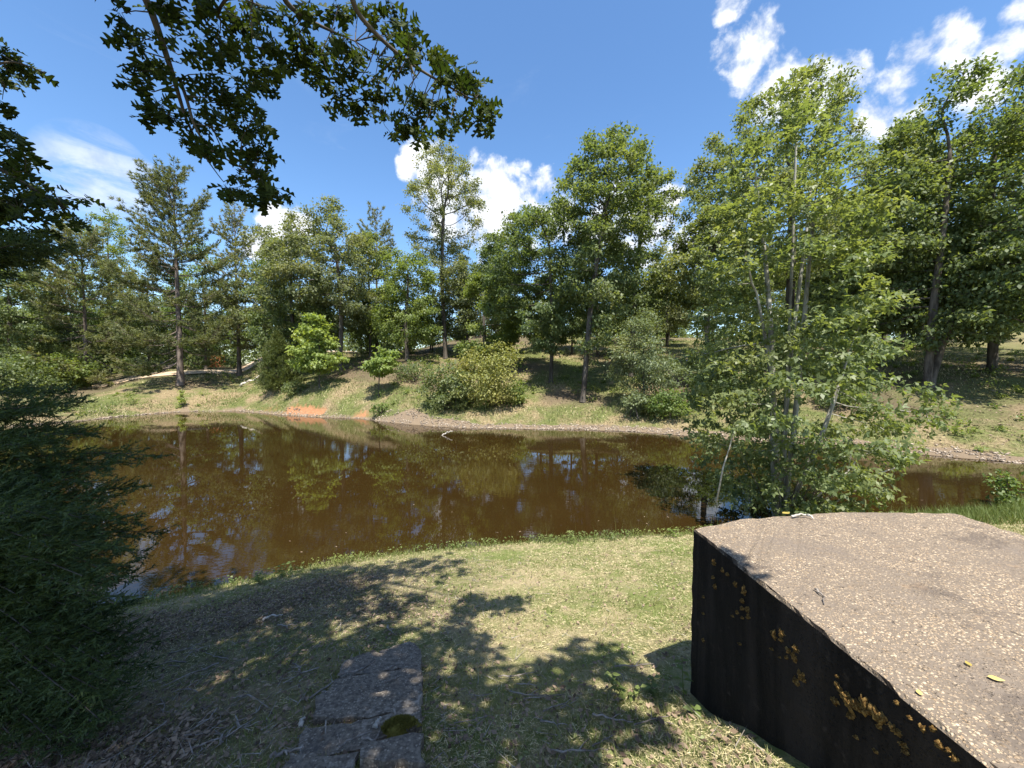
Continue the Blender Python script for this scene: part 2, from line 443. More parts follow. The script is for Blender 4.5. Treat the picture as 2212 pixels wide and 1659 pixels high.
def build_ground():
    rad = [0.25]
    while rad[-1] < 8: rad.append(rad[-1] * 1.027)
    while rad[-1] < 17: rad.append(rad[-1] + .3)
    while rad[-1] < 34: rad.append(rad[-1] + .2)
    while rad[-1] < 900: rad.append(rad[-1] * 1.055)
    rad = np.array(rad)
    ang = np.concatenate([np.arange(-62, 62, .5), np.arange(62, 298, 2.6)]); ang = np.radians(ang)
    na = len(ang); nr = len(rad)
    RR, AA = np.meshgrid(rad, ang, indexing='ij')
    X = RR * np.sin(AA); Y = RR * np.cos(AA)
    Z, sw, wn, clay, rd = ground(X, Y, True)
    b = MB()
    i = np.arange(nr - 1)[:, None] * na; j = np.arange(na)[None]; j2 = (j + 1) % na
    Q = np.stack([i + j, i + na + j, i + na + j2, i + j2], -1).reshape(-1, 4)
    V = np.stack([X, Y, Z], -1).reshape(-1, 3)
    c0 = len(V); V = np.concatenate([V, [[0, 0, gz(0, 0)]]])
    T = [(c0, k, (k + 1) % na) for k in range(na)]
    b.add(V, T, Q)
    m, t, out = mat('ground_soil')
    tcx = t.new('ShaderNodeTexCoord'); P = tcx.outputs['Object']
    at = t.new('ShaderNodeAttribute', attribute_name='zone'); sp = t.new('ShaderNodeSeparateColor'); t.link(at.outputs['Color'], sp.inputs[0])
    litter, clayv, gravel = sp.outputs[0], sp.outputs[1], sp.outputs[2]
    at2 = t.new('ShaderNodeAttribute', attribute_name='far'); farv = at2.outputs['Fac']
    n1 = t.noise(P, 0.9, 5, .6); n2 = t.noise(P, 7, 5, .65); n3 = t.noise(P, 45, 4, .7); n4 = t.noise(P, .22, 3, .6)
    straw = t.mix(n3, (0.21, 0.165, 0.095, 1), (0.44, 0.37, 0.22, 1))
    green = t.mix(n3, (0.085, 0.115, 0.030, 1), (0.20, 0.225, 0.075, 1))
    gm = t.math('ADD', t.math('MULTIPLY', n1, .55), t.math('MULTIPLY', n2, .45))
    turf = t.mix(t.step(gm, .40, .60), straw, green)
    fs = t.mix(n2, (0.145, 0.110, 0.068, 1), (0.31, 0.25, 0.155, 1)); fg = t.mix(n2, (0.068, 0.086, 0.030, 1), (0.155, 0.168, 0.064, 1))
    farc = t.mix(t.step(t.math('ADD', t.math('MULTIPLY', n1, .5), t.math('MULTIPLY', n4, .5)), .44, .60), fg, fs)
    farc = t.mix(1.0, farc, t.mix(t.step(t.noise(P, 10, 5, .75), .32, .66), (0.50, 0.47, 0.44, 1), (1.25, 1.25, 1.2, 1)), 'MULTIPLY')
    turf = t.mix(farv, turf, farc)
    lit = t.mix(n3, (0.040, 0.029, 0.021, 1), (0.165, 0.125, 0.088, 1))
    c = t.mix(t.math('MULTIPLY', litter, t.step(n2, .30, .55, .55, 1)), turf, lit)
    cl = t.mix(n2, (0.20, 0.078, 0.034, 1), (0.40, 0.225, 0.125, 1))
    c = t.mix(t.step(t.math('ADD', clayv, t.math('MULTIPLY', t.math('SUBTRACT', t.noise(P, 2.6, 4, .7), .5), 1.5)), .30, .80), c, cl)
    gr = t.mix(n3, (0.10, 0.075, 0.052, 1), (0.26, 0.20, 0.14, 1))
    c = t.mix(t.step(t.math('ADD', gravel, t.math('MULTIPLY', t.math('SUBTRACT', n2, .5), .7)), .35, .65), c, gr)
    hb = t.math('ADD', n3, t.math('MULTIPLY', n2, 1.5))
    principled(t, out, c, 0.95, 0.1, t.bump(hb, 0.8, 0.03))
    me = b.mesh('ground', m, True)
    # where each kind of soil lies
    vx, vy = V[:, 0], V[:, 1]
    Z2, sw2, wn2, clay2, rd2 = ground(vx, vy, True)
    lz = wn2 * sst(-vx, -.1, 1.6) * sst(sw2, .5, 1.6) * (1 - .55 * sst(noise2(vx, vy, 1.1, 21), .45, .6))
    lz = np.maximum(lz, wn2 * .4 * sst(noise2(vx, vy, .9, 22), .5, .65) * (1 - sst(vy, 2.2, 3.2)))
    woods = (1 - wn2) * np.maximum(sst(sw2, 12, 22) * (1 - sst(vx / np.maximum(vy, 5), -.15, .1)), .0)
    lz = np.maximum(lz, woods * .85)
    leafy = (1 - wn2) * np.maximum(sst(noise2(vx, vy, .30, 25), .52, .66), .45 * sst(vx / np.maximum(vy, 5), .55, .8) * sst(noise2(vx, vy, .5, 26), .3, .6)) * sst(sw2, 2.5, 4.5) * .85
    lz = np.maximum(lz, leafy)
    swg = sw2 + (noise2(vx, vy, .7, 61) - .5) * .7 + (noise2(vx, vy, 2.3, 62) - .5) * .4
    gvl = (1 - wn2) * (1 - sst(swg, .55, 1.05)) * sst(vx, -9, -5) + .55 * (1 - wn2) * (1 - sst(sw2, .2, .5)) * (1 - sst(vx, -9, -5))
    gvl = np.maximum(gvl, (sw2 < -.05) * 1.0)
    clz = clay2 * (1 - sst(sw2, .45, .9)) * .8 + .40 * (1 - wn2) * sst(-vx, 12, 14) * (1 - sst(-vx, 17, 19)) * (1 - sst(sw2, .5, .9))
    a = me.color_attributes.new('zone', 'FLOAT_COLOR', 'POINT')
    a.data.foreach_set('color', np.stack([lz, np.clip(clz, 0, 1), gvl, np.ones_like(lz)], 1).astype(np.float32).ravel())
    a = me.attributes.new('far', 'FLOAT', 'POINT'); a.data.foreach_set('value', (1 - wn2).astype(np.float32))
    link('ground', me, kind='structure')

build_ground()

# pond water: murky, reflecting
def build_water():
    m, t, out = mat('murky_water')
    tcx = t.new('ShaderNodeTexCoord'); P = tcx.outputs['Object']
    mp_ = t.new('ShaderNodeMapping'); t.link(P, mp_.inputs['Vector']); mp_.inputs['Scale'].default_value = (0.8, 1.5, 1)
    patch = t.step(t.noise(P, .16, 2), .40, .62, .12, 1.0)
    rip = t.math('ADD', t.noise(mp_.outputs[0], 2.6, 3, .55), t.math('MULTIPLY', t.noise(mp_.outputs[0], 9, 2), .35))
    h = t.math('MULTIPLY', rip, patch)
    n = t.noise(P, .35, 3)
    c = t.mix(n, (0.0185, 0.0105, 0.0029, 1), (0.029, 0.0165, 0.0046, 1))
    p = principled(t, out, c, 0.006, 0.85, t.bump(h, .06, .03))
    p.inputs['IOR'].default_value = 1.33
    cen = POND.mean(0); nxt = np.roll(POND, -1, 0); prv = np.roll(POND, 1, 0)
    tg = nrm(nxt - prv); nor = np.stack([tg[:, 1], -tg[:, 0]], 1)
    k = POND + nor * -0.9
    if inside(k[:, 0], k[:, 1], POND).mean() > .5: k = POND + nor * 0.9
    bm = bmesh.new(); bm.faces.new([bm.verts.new((x, y, 0.0)) for x, y in k])
    bmesh.ops.triangulate(bm, faces=bm.faces[:])
    bm.normal_update()
    for f in bm.faces:
        if f.normal.z < 0: f.normal_flip()
    me = bpy.data.meshes.new('pond_water'); bm.to_mesh(me); bm.free(); me.materials.append(m)
    link('pond_water', me, kind='structure')
build_water()

# dirt road beyond the left bank
def build_road():
    pts = []
    for (a, b_) in zip(ROAD[:-1], ROAD[1:]):
        for k in range(14): pts.append(a + (b_ - a) * k / 14)
    pts = np.array(pts)
    for _ in range(12): pts[1:-1] = (pts[:-2] + pts[2:] + 2 * pts[1:-1]) / 4
    tg = nrm(np.gradient(pts, axis=0)); nor = np.stack([-tg[:, 1], tg[:, 0]], 1)
    cols = np.linspace(-1.7, 1.7, 9)
    wv = 1 + .16 * (noise2(pts[:, 0], pts[:, 1], .5, 31) - .5)
    G = pts[:, None] + nor[:, None] * cols[None, :, None] * wv[:, None, None]
    x = G[..., 0]; y = G[..., 1]
    z = ground(x, y); zc = z.mean(1, keepdims=True); z = np.maximum(z, .5 * z + .5 * zc) + .05
    z[:, 0] -= .10; z[:, -1] -= .10
    V = np.stack([x, y, z], -1).reshape(-1, 3); nr, nc = x.shape
    i = np.arange(nr - 1)[:, None] * nc; j = np.arange(nc - 1)[None]
    Q = np.stack([i + j, i + j + 1, i + nc + j + 1, i + nc + j], -1).reshape(-1, 4)
    b = MB(); b.add(V, None, Q)
    m, t, out = mat('packed_dirt')
    tcx = t.new('ShaderNodeTexCoord'); P = tcx.outputs['Object']
    n = t.noise(P, 3, 6, .65); n2 = t.noise(P, .5, 3)
    c = t.mix(n, (0.36, 0.27, 0.18, 1), (0.56, 0.46, 0.34, 1)); c = t.mix(t.step(n2, .5, .7), c, (0.33, 0.22, 0.14, 1))
    principled(t, out, c, .95, .1, t.bump(n, .5, .04))
    link('dirt_road', b.mesh('dirt_road', m, True), kind='structure')
build_road()


# ------------------------------------------------------------------ trees
def skeleton(seed, H, hb, prof, n_attr, step=0.45, kill=None, stems=None, trunk_to=.7, lump=.46, lump_s=.45, wig=.10, lean=(0, 0), infl=3.2):
    """space colonisation: returns node positions, parents"""
    g = rng(seed); kill = kill or step * 1.5
    tt = np.array([p[0] for p in prof]); rr = np.array([p[1] for p in prof]); ox = np.array([p[2] if len(p) > 2 else 0 for p in prof])
    A = []
    while sum(len(a) for a in A) < n_attr:
        n = n_attr * 3
        t = g.uniform(tt[0], tt[-1], n); r = np.interp(t, tt, rr)
        keep = g.random(n) < (r / rr.max()) ** 1.6
        t = t[keep]; r = r[keep]; n = len(t)
        th = g.uniform(0, 2 * math.pi, n); q = r * g.random(n) ** .42
        p = np.stack([q * np.cos(th) + np.interp(t, tt, ox), q * np.sin(th), t * H], 1)
        nz = vnoise(p * lump_s + seed * 3.1, seed)
        A.append(p[nz > lump])
    A = np.concatenate(A)[:n_attr]
    nodes = []; par = []
    stems = stems or [(0, 0, lean[0], lean[1], trunk_to)]
    for bx, by, lx, ly, tto in stems:
        k = max(3, int(H * tto / step)); ph = g.uniform(0, 6, 4)
        for i in range(k + 1):
            f = i / k
            w = wig * H * .1
            p = np.array([bx + lx * f + w * (math.sin(ph[0] + f * 4.5) - math.sin(ph[0])) * f ** .5, by + ly * f + w * (math.sin(ph[1] + f * 5) - math.sin(ph[1])) * f ** .5, f * H * tto])
            par.append(len(nodes) - 1 if i else -1); nodes.append(p)
    N = np.array(nodes); par = list(par)
    elig = N[:, 2] > hb * H * .72
    ncur = len(N)
    D = np.linalg.norm(A[:, None] - N[None], axis=2) + np.where(elig, 0, 1e3)[None]
    near = D.argmin(1); nd = D.min(1); alive = nd > kill
    nl = [N]
    tot = ncur
    allN = N
    for it in range(140):
        act = alive & (nd < (infl if it > 25 else 50))
        if not act.any(): break
        idx = near[act]; v = nrm(A[act] - allN[idx])
        acc = np.zeros((tot, 3)); np.add.at(acc, idx, v)
        u = np.unique(idx); d = nrm(acc[u] + np.array([0, 0, .12]) + g.normal(size=(len(u), 3)) * .16)
        P = allN[u] + d * step
        par.extend(u.tolist())
        allN = np.concatenate([allN, P]); new0 = tot; tot += len(P)
        D = np.linalg.norm(A[:, None] - P[None], axis=2); m = D.min(1); k = D.argmin(1)
        b = m < nd; near = np.where(b, k + new0, near); nd = np.where(b, m, nd)
        alive &= nd > kill
        if tot > 6000: break
    return allN, np.array(par)

def radii(N, par, tip=0.012, e=2.35, rmax=None):
    n = len(N); acc = np.zeros(n); r = np.zeros(n); kids = np.zeros(n, int)
    for i in range(n):
        if par[i] >= 0: kids[par[i]] += 1
    # children always have a higher index than their parent
    for i in range(n - 1, -1, -1):
        r[i] = max(tip, acc[i]) if kids[i] == 0 else acc[i] ** (1 / e)
        if par[i] >= 0: acc[par[i]] += r[i] ** e
    if rmax: 
        k = rmax / r.max(); r = np.where(r > tip * 1.01, tip + (r - tip) * (rmax - tip) / (r.max() - tip), r)
    return r, kids

def wood(b, N, par, r, thr=0.0, big=8):
    """limbs as tubes: one per unbroken chain"""
    n = len(N); ch = [[] for _ in range(n)]
    for i in range(n):
        if par[i] >= 0: ch[par[i]].append(i)
    starts = [(-1, i) for i in range(n) if par[i] < 0]
    while starts:
        p, i = starts.pop(); chain = [i]
        while ch[i]:
            c = max(ch[i], key=lambda q: r[q])
            for q in ch[i]:
                if q != c and r[q] >= thr: starts.append((i, q))
            i = c
            if r[i] < thr: break
            chain.append(i)
        pts = [N[k] for k in chain]; rad = [r[k] for k in chain]
        if p >= 0: pts.insert(0, N[p]); rad.insert(0, rad[0] * 1.15)
        else: rad[0] *= 1.35
        if len(pts) < 2: continue
        b.tube(np.array(pts), np.array(rad), big if rad[0] > .09 else (5 if rad[0] > .03 else 3), cap=False)

def scatter_leaves(b, N, par, r, kids, seed, n_leaf, size, spread, centre, thr=.03, flat=.65, aspect=.62, comp=False, up=.9, stems_pow=1.0):
    g = rng(seed + 500)
    tips = np.where(r < thr)[0]
    w = np.where(kids[tips] == 0, 2.2, 1.0); w = w * g.uniform(.3, 1.6, len(tips)); w /= w.sum()
    idx = g.choice(tips, n_leaf, p=w)
    P = N[idx] + g.normal(size=(n_leaf, 3)) * np.array([spread, spread, spread * flat])
    out = nrm(P - centre)
    A = nrm(out * .55 + g.normal(size=(n_leaf, 3)) * .75 + np.array([0, 0, -.35]))
    Nn = nrm(np.array([0, 0, up]) + g.normal(size=(n_leaf, 3)) * .55 + out * .35)
    L = size * g.uniform(.65, 1.3, n_leaf)
    if not comp:
        b.leaves(P, Nn, A, L, L * aspect)
    else:
        B = nrm(np.cross(Nn, A))
        b.leaves(P, Nn, A, L, L * .5)
        b.leaves(P, Nn, nrm(A * .45 + B), L * .8, L * .42)
        b.leaves(P, Nn, nrm(A * .45 - B), L * .8, L * .42)

def tree_parts(root, seed, H, hb, prof, n_attr, n_leaf, size, leaf_m, bark_m, rtrunk, step=.42, spread=.24, thr=.03, comp=False, flat=.65, stem_name='trunk', aspect=.62, tip=.012, **kw):
    N, par = skeleton(seed, H, hb, prof, n_attr, step, **kw)
    r, kids = radii(N, par, tip=tip, rmax=rtrunk)
    b = MB(); wood(b, N, par, r, thr=tip * .9)
    link(stem_name, b.mesh(stem_name, bark_m, True), root)
    c = MB(); ctr = np.array([np.mean([p[2] if len(p) > 2 else 0 for p in prof]), 0, H * (prof[0][0] + prof[-1][0]) * .47])
    scatter_leaves(c, N, par, r, kids, seed, n_leaf, size, spread, ctr, thr=thr, flat=flat, comp=comp, aspect=aspect)
    link('crown', c.mesh('crown', leaf_m), root)
    return N, par, r

def top_h(p, yd): return z_at(p, yd) - p[2]

ROUND = [(.28, .35), (.40, .8), (.55, 1), (.72, .9), (.87, .6), (1, .18)]
def sprof(w, shape, ox=0.0, oxt=None):
    oxt = ox if oxt is None else oxt
    return [(t, r * w, ox + (oxt - ox) * t) for t, r in shape]

def pine_parts(root, seed, H, rtr, first=.28, wid=3.6, dens=1.0, needle=.24, low_sag=.25):
    needle = .27
    g = rng(seed); wd = MB(); nd = MB(); TP = []; TA = []
    k = 16; f = np.linspace(0, 1, k); ph = g.uniform(0, 6)
    trunk = np.stack([.18 * np.sin(ph + f * 4) * f, .14 * np.sin(ph + 2 + f * 5) * f, f * H], 1)
    wd.tube(trunk, rtr * (1 - f * .93) + np.where(f < .02, rtr * .35, 0), 8, False)
    h = first * H
    while h < H * .985:
        q = (h - first * H) / (H - first * H)
        env = np.interp(q, [0, .15, .4, .6, .8, .93, 1], [.75, 1.0, .95, .82, .68, .50, .22])
        for _ in range(int(g.integers(3, 6))):
            th = g.uniform(0, 2 * math.pi); ln = wid * env * g.uniform(.5, 1.1) + .15
            if g.random() < .08: continue
            el = np.interp(q, [0, .3, .7, 1], [-.02, .28, .75, 1.15]) + g.normal() * .12
            base = np.array([np.interp(h, trunk[:, 2], trunk[:, 0]), np.interp(h, trunk[:, 2], trunk[:, 1]), h])
            m = 7; s = np.linspace(0, 1, m)
            hor = np.array([math.cos(th), math.sin(th), 0]); sd = np.array([-math.sin(th), math.cos(th), 0])
            sag = low_sag * (1 - q) * ln
            pts = base + hor * (s * ln * math.cos(el))[:, None] + np.array([0, 0, 1]) * (s * ln * math.sin(el) - sag * np.sin(s * 2.6) + .13 * ln * s ** 3)[:, None] + sd * (np.sin(s * 3 + g.uniform(0, 6)) * .08 * ln * s)[:, None]
            wd.tube(pts, np.maximum(.012, rtr * .20 * (1 - s * .85) * (ln / wid) ** .5), 4, False)
            ns = max(3, int(ln * 5.0 * dens))
            for j in range(ns):
                u = .30 + .70 * ((j + g.random()) / ns) ** .8
                p0 = np.array([np.interp(u, s, pts[:, c]) for c in range(3)])
                side = 1 if j % 2 else -1
                sl = (.14 + .34 * (1 - u)) * ln * g.uniform(.5, 1.1)
                dr = nrm(hor * .75 + sd * side * .85 + np.array([0, 0, .18 + .3 * q]) + g.normal(size=3) * .2)
                p1 = p0 + dr * sl
                wd.tube(np.array([p0, (p0 + p1) / 2 - [0, 0, .03 * sl], p1]), [.012, .009, .006], 3, False)
                nt = max(1, int(sl / .21))
                for e in range(nt):
                    w = .35 + .65 * (e + .6 + .4 * g.random()) / nt
                    TP.append(p0 + (p1 - p0) * w + g.normal(size=3) * .05); TA.append(nrm(dr + np.array([0, 0, .45]) + g.normal(size=3) * .35))
            TP.append(pts[-1]); TA.append(nrm(pts[-1] - pts[-2] + np.array([0, 0, .2])))
        h += g.uniform(.36, .66)
    TP.append(trunk[-1]); TA.append(np.array([0, 0, 1.]))
    TP = np.array(TP); TA = np.array(TA); nn = 12
    P = np.repeat(TP, nn, 0); A = nrm(np.repeat(TA, nn, 0) * .75 + g.normal(size=(len(TP) * nn, 3)) * .62)
    P = P - np.repeat(TA, nn, 0) * (g.random((len(P), 1)) * .12)
    nd.blades(P, A, needle * g.uniform(.7, 1.25, len(P)), .060)
    link('trunk', wd.mesh('trunk', M_PBARK, True), root)
    link('crown', nd.mesh('crown', M_PINE), root)

# --- the trees standing along the far bank, one by one
p = cast(390, 833)
t_ = thing('pine_tree', 'tall pine with a thick bare lower trunk beside the dirt road, tallest of the pines', 'tree', p)
pine_parts(t_, 11, top_h(p, 385), .26, first=.12, wid=4.7, dens=1.15, low_sag=.30)
p = cast(517, 812)
t_ = thing('pine_tree', 'pine with a slim dark trunk right of the tallest pine, behind the juniper bush', 'tree', p)
pine_parts(t_, 12, top_h(p, 452), .20, first=.20, wid=3.3)
p = at_depth(187, 33); 
t_ = thing('pine_tree', 'shorter pine left of the tallest pine, at the edge of the dirt road', 'tree', p)
pine_parts(t_, 13, top_h(p, 508), .20, first=.14, wid=4.6, dens=1.1, low_sag=.3)
p = at_depth(815, 40)
t_ = thing('pine_tree', 'narrow dark pine top showing between the oaks at left of centre', 'tree', p)
pine_parts(t_, 14, top_h(p, 462), .17, first=.25, wid=2.9)

def broad(xy, topy, seed, label, w, shape=ROUND, ox=0., oxt=None, hb=.28, na=430, nl=24000, size=.185, lm=None, rt=.17, name='oak_tree', group=None, **kw):
    p = np.asarray(xy); H = top_h(p, topy)
    r_ = thing(name, label, 'tree', p, 0, group)
    tree_parts(r_, seed, H, hb, sprof(w, shape, ox, oxt), int(na * (1.5 if na > 240 else 1)), int(nl * .95), size, lm or M_OAK, kw.pop('bark', M_BARK), rt, **kw)
    return r_

FULL = [(.12, .5), (.22, .85), (.4, 1), (.6, .95), (.78, .72), (.92, .45), (1, .14)]
TALL = [(.22, .55), (.36, .8), (.5, .8), (.62, .95), (.76, 1), (.88, .8), (1, .3)]
broad(at_depth(735, 31.5), 432, 21, 'broad oak with a dark trunk behind the two bright saplings', 4.8, [(.27, .55), (.36, .9), (.5, 1), (.65, .95), (.8, .75), (.92, .45), (1, .14)], -.9, -.9, na=520, nl=34000, hb=.3, lm=M_OAKG)
broad(cast(962, 775), 310, 22, 'tall open-crowned oak rising behind the yellow-green bush, sky showing through its top', 3.9, TALL, 0, -.2, hb=.3, na=360, nl=23000, lm=M_OAKG, lump=.46, rt=.2)
broad(cast(1190, 828), 402, 23, 'dense oak on a short slim trunk left of the tallest bank oak', 4.0, [(.16, .5), (.3, .9), (.5, 1), (.7, .95), (.87, .65), (1, .2)], -.5, -.9, na=520, nl=34000, rt=.14)
broad(cast(1258, 869), 283, 24, 'tallest oak on the far bank with a leaning dark trunk at the waterside', 3.1, [(.16, .35), (.28, .7), (.45, .85), (.6, 1), (.76, 1), (.9, .75), (1, .35)], -.1, 1.6, hb=.2, na=430, nl=26000, lean=(1.5, .4), rt=.16, lump=.45, trunk_to=.78)
broad(at_depth(1362, 27), 345, 25, 'slender open oak with a crooked trunk just right of the tallest bank oak', 2.6, TALL, .3, .9, na=260, nl=15000, lean=(.6, 0), lump=.46)
broad(at_depth(1700, 26), 180, 26, 'massive spreading oak behind the pale-stemmed waterside tree', 7.6, [(.30, .5), (.38, .9), (.48, 1), (.6, .95), (.76, .75), (.9, .5), (1, .2)], 0, -.3, na=760, nl=52000, rt=.26, hb=.3, step=.5)
broad(at_depth(1905, 29), 300, 27, 'oak with a slim leaning trunk left of the thick-trunked right-hand oak', 4.4, FULL, 0, 0, hb=.3, na=420, nl=25000, lean=(1.0, 0))
broad(cast(2003, 838), 152, 28, 'forked thick-trunked oak on the right bank above the mown slope', 4.2, [(.13, .55), (.25, .95), (.42, 1), (.62, .85), (.82, .6), (1, .22)], .3, .6, na=520, nl=34000, rt=.17, stems=[(0, 0, .4, 0, .75), (.1, 0, 3.0, .6, .62)])
broad(cast(2142, 806), 98, 29, 'very tall oak at the right edge with a straight dark trunk', 5.0, [(.14, .5), (.25, .95), (.45, 1), (.66, .85), (.84, .65), (1, .22)], .4, 1.0, na=560, nl=36000, rt=.19)
broad(at_depth(1948, 36), 400, 30, 'slim oak standing back in the meadow between two right-hand oaks', 3.6, FULL, 0, 0, na=260, nl=15000, hb=.35)
broad(at_depth(2330, 21), 80, 31, 'tall oak leaning in at the right margin beyond the last trunk', 4.2, FULL, 0, 0, na=320, nl=16000, hb=.3)
broad(at_depth(2440, 15.5), 40, 45, 'spreading oak added beyond the right margin to shade the slope, its boughs reaching in', 4.8, [(.14, .6), (.25, .95), (.45, 1), (.66, .85), (.84, .65), (1, .22)], -.6, -.6, na=300, nl=12000, hb=.2)  # trunk out of view; tree added so its crown shades the right slope
broad(at_depth(2085, 30), 300, 46, 'dense oak filling the gap behind the forked oak on the right', 5.0, FULL, 0, 0, na=380, nl=15000, hb=.2)
broad(at_depth(1790, 33), 280, 47, 'rounded oak behind the upper right of the pale-stemmed tree', 5.0, FULL, 0, 0, na=380, nl=15000, hb=.2)
broad(at_depth(245, 44), 438, 32, 'tall leafy poplar showing above the pines on the left', 3.4, FULL, 0, 0, na=330, nl=20000, lm=M_LIME, name='poplar_tree', hb=.25)
broad(at_depth(25, 31), 545, 33, 'full leafy tree at the left edge behind the hanging oak leaves', 4.0, FULL, 0, 0, na=360, nl=22000, hb=.2)
broad(at_depth(-130, 30), 480, 34, 'full leafy tree beyond the left edge of the road', 4.2, FULL, 0, 0, na=300, nl=18000, hb=.2)
broad(at_depth(640, 33), 500, 35, 'mid-height oak filling in behind the juniper bush', 4.0, FULL, 0, 0, na=360, nl=22000, hb=.25)
broad(at_depth(880, 33), 530, 36, 'yellowish-green leafy tree between the narrow pine and the open-crowned oak', 3.2, FULL, 0, 0, na=300, nl=19000, lm=M_LIME, name='hickory_tree')
broad(at_depth(1045, 31), 590, 37, 'low bushy hickory right of the open-crowned oak', 2.8, FULL, 0, 0, na=280, nl=17000, lm=M_LIME, name='hickory_tree', hb=.15)
broad(at_depth(1530, 24), 430, 38, 'leafy oak low on the slope left of the pale-stemmed tree', 3.4, [(.40, .5), (.5, .95), (.65, 1), (.82, .7), (1, .2)], 0, 0, na=320, nl=19000, hb=.25)
broad(at_depth(1850, 23), 470, 39, 'low leafy oak right of the pale-stemmed tree', 3.0, [(.2, .7), (.4, 1), (.7, .9), (1, .3)], 0, 0, na=300, nl=18000, hb=.3)

AIRY = [(.16, .6), (.28, .9), (.42, 1), (.58, .95), (.74, .85), (.88, .6), (1, .2)]
for xd_, d_, ty_, sd_, w_, lm_, lab_ in ((325, 41, 500, 151, 3.6, M_OAKG, 'grey-green oak behind the dirt road between the two tallest pines'), (445, 40, 515, 152, 3.4, M_LIME, 'fresh green tree behind the slim dark-trunked pine'),
        (575, 37, 478, 153, 3.4, M_OAKG, 'airy oak against the small cloud right of the slim pine'), (800, 36, 500, 154, 3.0, M_OAK, 'leafy oak in front of the narrow dark pine top'),
        (1010, 37, 540, 155, 3.2, M_OAKG, 'greyish oak behind the open-crowned oak'), (1095, 33, 445, 156, 3.0, M_OAK, 'tall leafy oak left of the dense short-trunked oak'),
        (1440, 36, 520, 157, 3.0, M_OAKG, 'oak on the meadow crest right of the slender crooked oak'), (110, 38, 520, 158, 3.6, M_OAK, 'broad leafy tree behind the shorter pine at left'),
        (1290, 33, 470, 159, 2.8, M_OAKG, 'pale oak showing behind the trunk of the tallest bank oak')):
    broad(at_depth(xd_, d_), ty_, sd_, lab_, w_, AIRY, 0, 0, hb=.2, na=300, nl=12000, size=.20, lm=lm_, rt=.12)

# saplings and shrubs on the far bank
SAP = [(.18, .6), (.35, 1), (.6, .8), (.82, .5), (1, .12)]
broad(cast(690, 838), 658, 41, 'bright green sapling with layered branches right of the juniper bush', 2.0, SAP, na=200, nl=5200, size=.22, lm=M_SAP, name='sapling', rt=.05, step=.28, spread=.20, flat=.35, hb=.2)
broad(cast(818, 858), 702, 42, 'small upright green sapling on a thin stem on the bare bank', 1.25, [(.3, .6), (.45, 1), (.7, .75), (1, .15)], na=150, nl=3600, size=.18, lm=M_SAP, name='sapling', rt=.04, step=.22, spread=.15, flat=.4, hb=.3)
broad(cast(1392, 885), 662, 43, 'pale grey-green willowy small tree near the water right of the tallest bank oak', 2.0, [(.18, .7), (.35, 1), (.55, .95), (.8, .6), (1, .15)], na=260, nl=11000, size=.15, lm=M_WILLOW, name='willow_tree', rt=.06, step=.28, spread=.22, hb=.18, aspect=.4)
broad(cast(393, 878), 842, 44, 'tiny lime-green sapling alone on the far grass by the water', .34, [(.1, .7), (.4, 1), (.8, .7), (1, .3)], na=40, nl=420, size=.12, lm=M_SAP, name='sapling', rt=.015, step=.1, spread=.06, hb=.1, tip=.006)

def shrub(p, w, h, seed, label, lm, nl=6000, size=.15, name='shrub', na=150, group=None, cat='shrub', step=None, aspect=.62, tip=.006, spread=None, rt=.03):
    r_ = thing(name, label, cat, p, 0, group)
    g = rng(seed)
    st = [(g.normal() * w * .12, g.normal() * w * .12, g.normal() * w * .35, g.normal() * w * .3, g.uniform(.45, .8)) for _ in range(5)]
    tree_parts(r_, seed, h, .02, [(.04, w * .6), (.2, w * .95), (.45, w), (.7, w * .8), (.88, w * .5), (1, w * .15)], na, nl, size, lm, M_BARK, rt,
               step=step or max(.09, h * .075), spread=spread or max(.08, w * .13), stems=st, stem_name='stems', lump=.4, lump_s=1.1 / max(w, .3), tip=tip, thr=rt * .6, aspect=aspect)
    return r_

def px(p, n): return n * p[1] / FPX
p = cast(1062, 874); shrub(p, px(p, 78), px(p, 148), 51, 'yellow-green bush glowing in the sun in the middle of the far bank', M_YEL, 9000, .14, na=260)
p = cast(968, 884); shrub(p, px(p, 58), px(p, 104), 52, 'mid-green bush at the water side left of the yellow-green bush', M_OAK, 6000, .14, na=180)
p = cast(1118, 872); shrub(p, px(p, 34), px(p, 52), 53, 'low green bush hugging the right foot of the yellow-green bush', M_LIME, 1800, .13, na=80)
p = cast(1440, 900); shrub(p, px(p, 52), px(p, 66), 54, 'low lime-green bush on the far shore right of the willowy tree', M_LIME, 3200, .13, na=110)
p = cast(1370, 905); shrub(p, px(p, 40), px(p, 62), 55, 'dark low bush at the far waterline under the willowy tree', M_WILLOW, 1800, .12, na=100)
p = cast(895, 822); shrub(p, px(p, 46), px(p, 44), 56, 'dark low bush in shade on the slope left of the mid-green bush', M_OAK, 2200, .12, na=90)
p = cast(822, 895); shrub(p, px(p, 20), px(p, 30), 57, 'small bright weed clump on the far shore below the upright sapling', M_LIME, 500, .12, na=40)
p = cast(1560, 860); shrub(p, px(p, 75), px(p, 110), 58, 'broad green thicket on the slope left of the pale-stemmed tree', M_OAK, 6000, .15, na=160)
p = cast(640, 852); shrub(p, px(p, 30), px(p, 30), 59, 'low dark shrub at the right foot of the juniper bush', M_OAK, 1200, .12, na=60)
p = at_depth(140, 31.5); shrub(p, 2.3, 2.9, 60, 'bright leafy shrub beside the road left of the shorter pine', M_LIME, 5000, .2, na=140)
p = at_depth(35, 28); shrub(p, 2.4, 2.6, 61, 'leafy roadside shrub at the left edge of the woods', M_OAK, 5000, .18, na=140)
p = at_depth(90, 34); shrub(p, 2.0, 2.4, 62, 'darker leafy shrub in the wood edge between two roadside shrubs', M_OAK, 4500, .18, na=120)
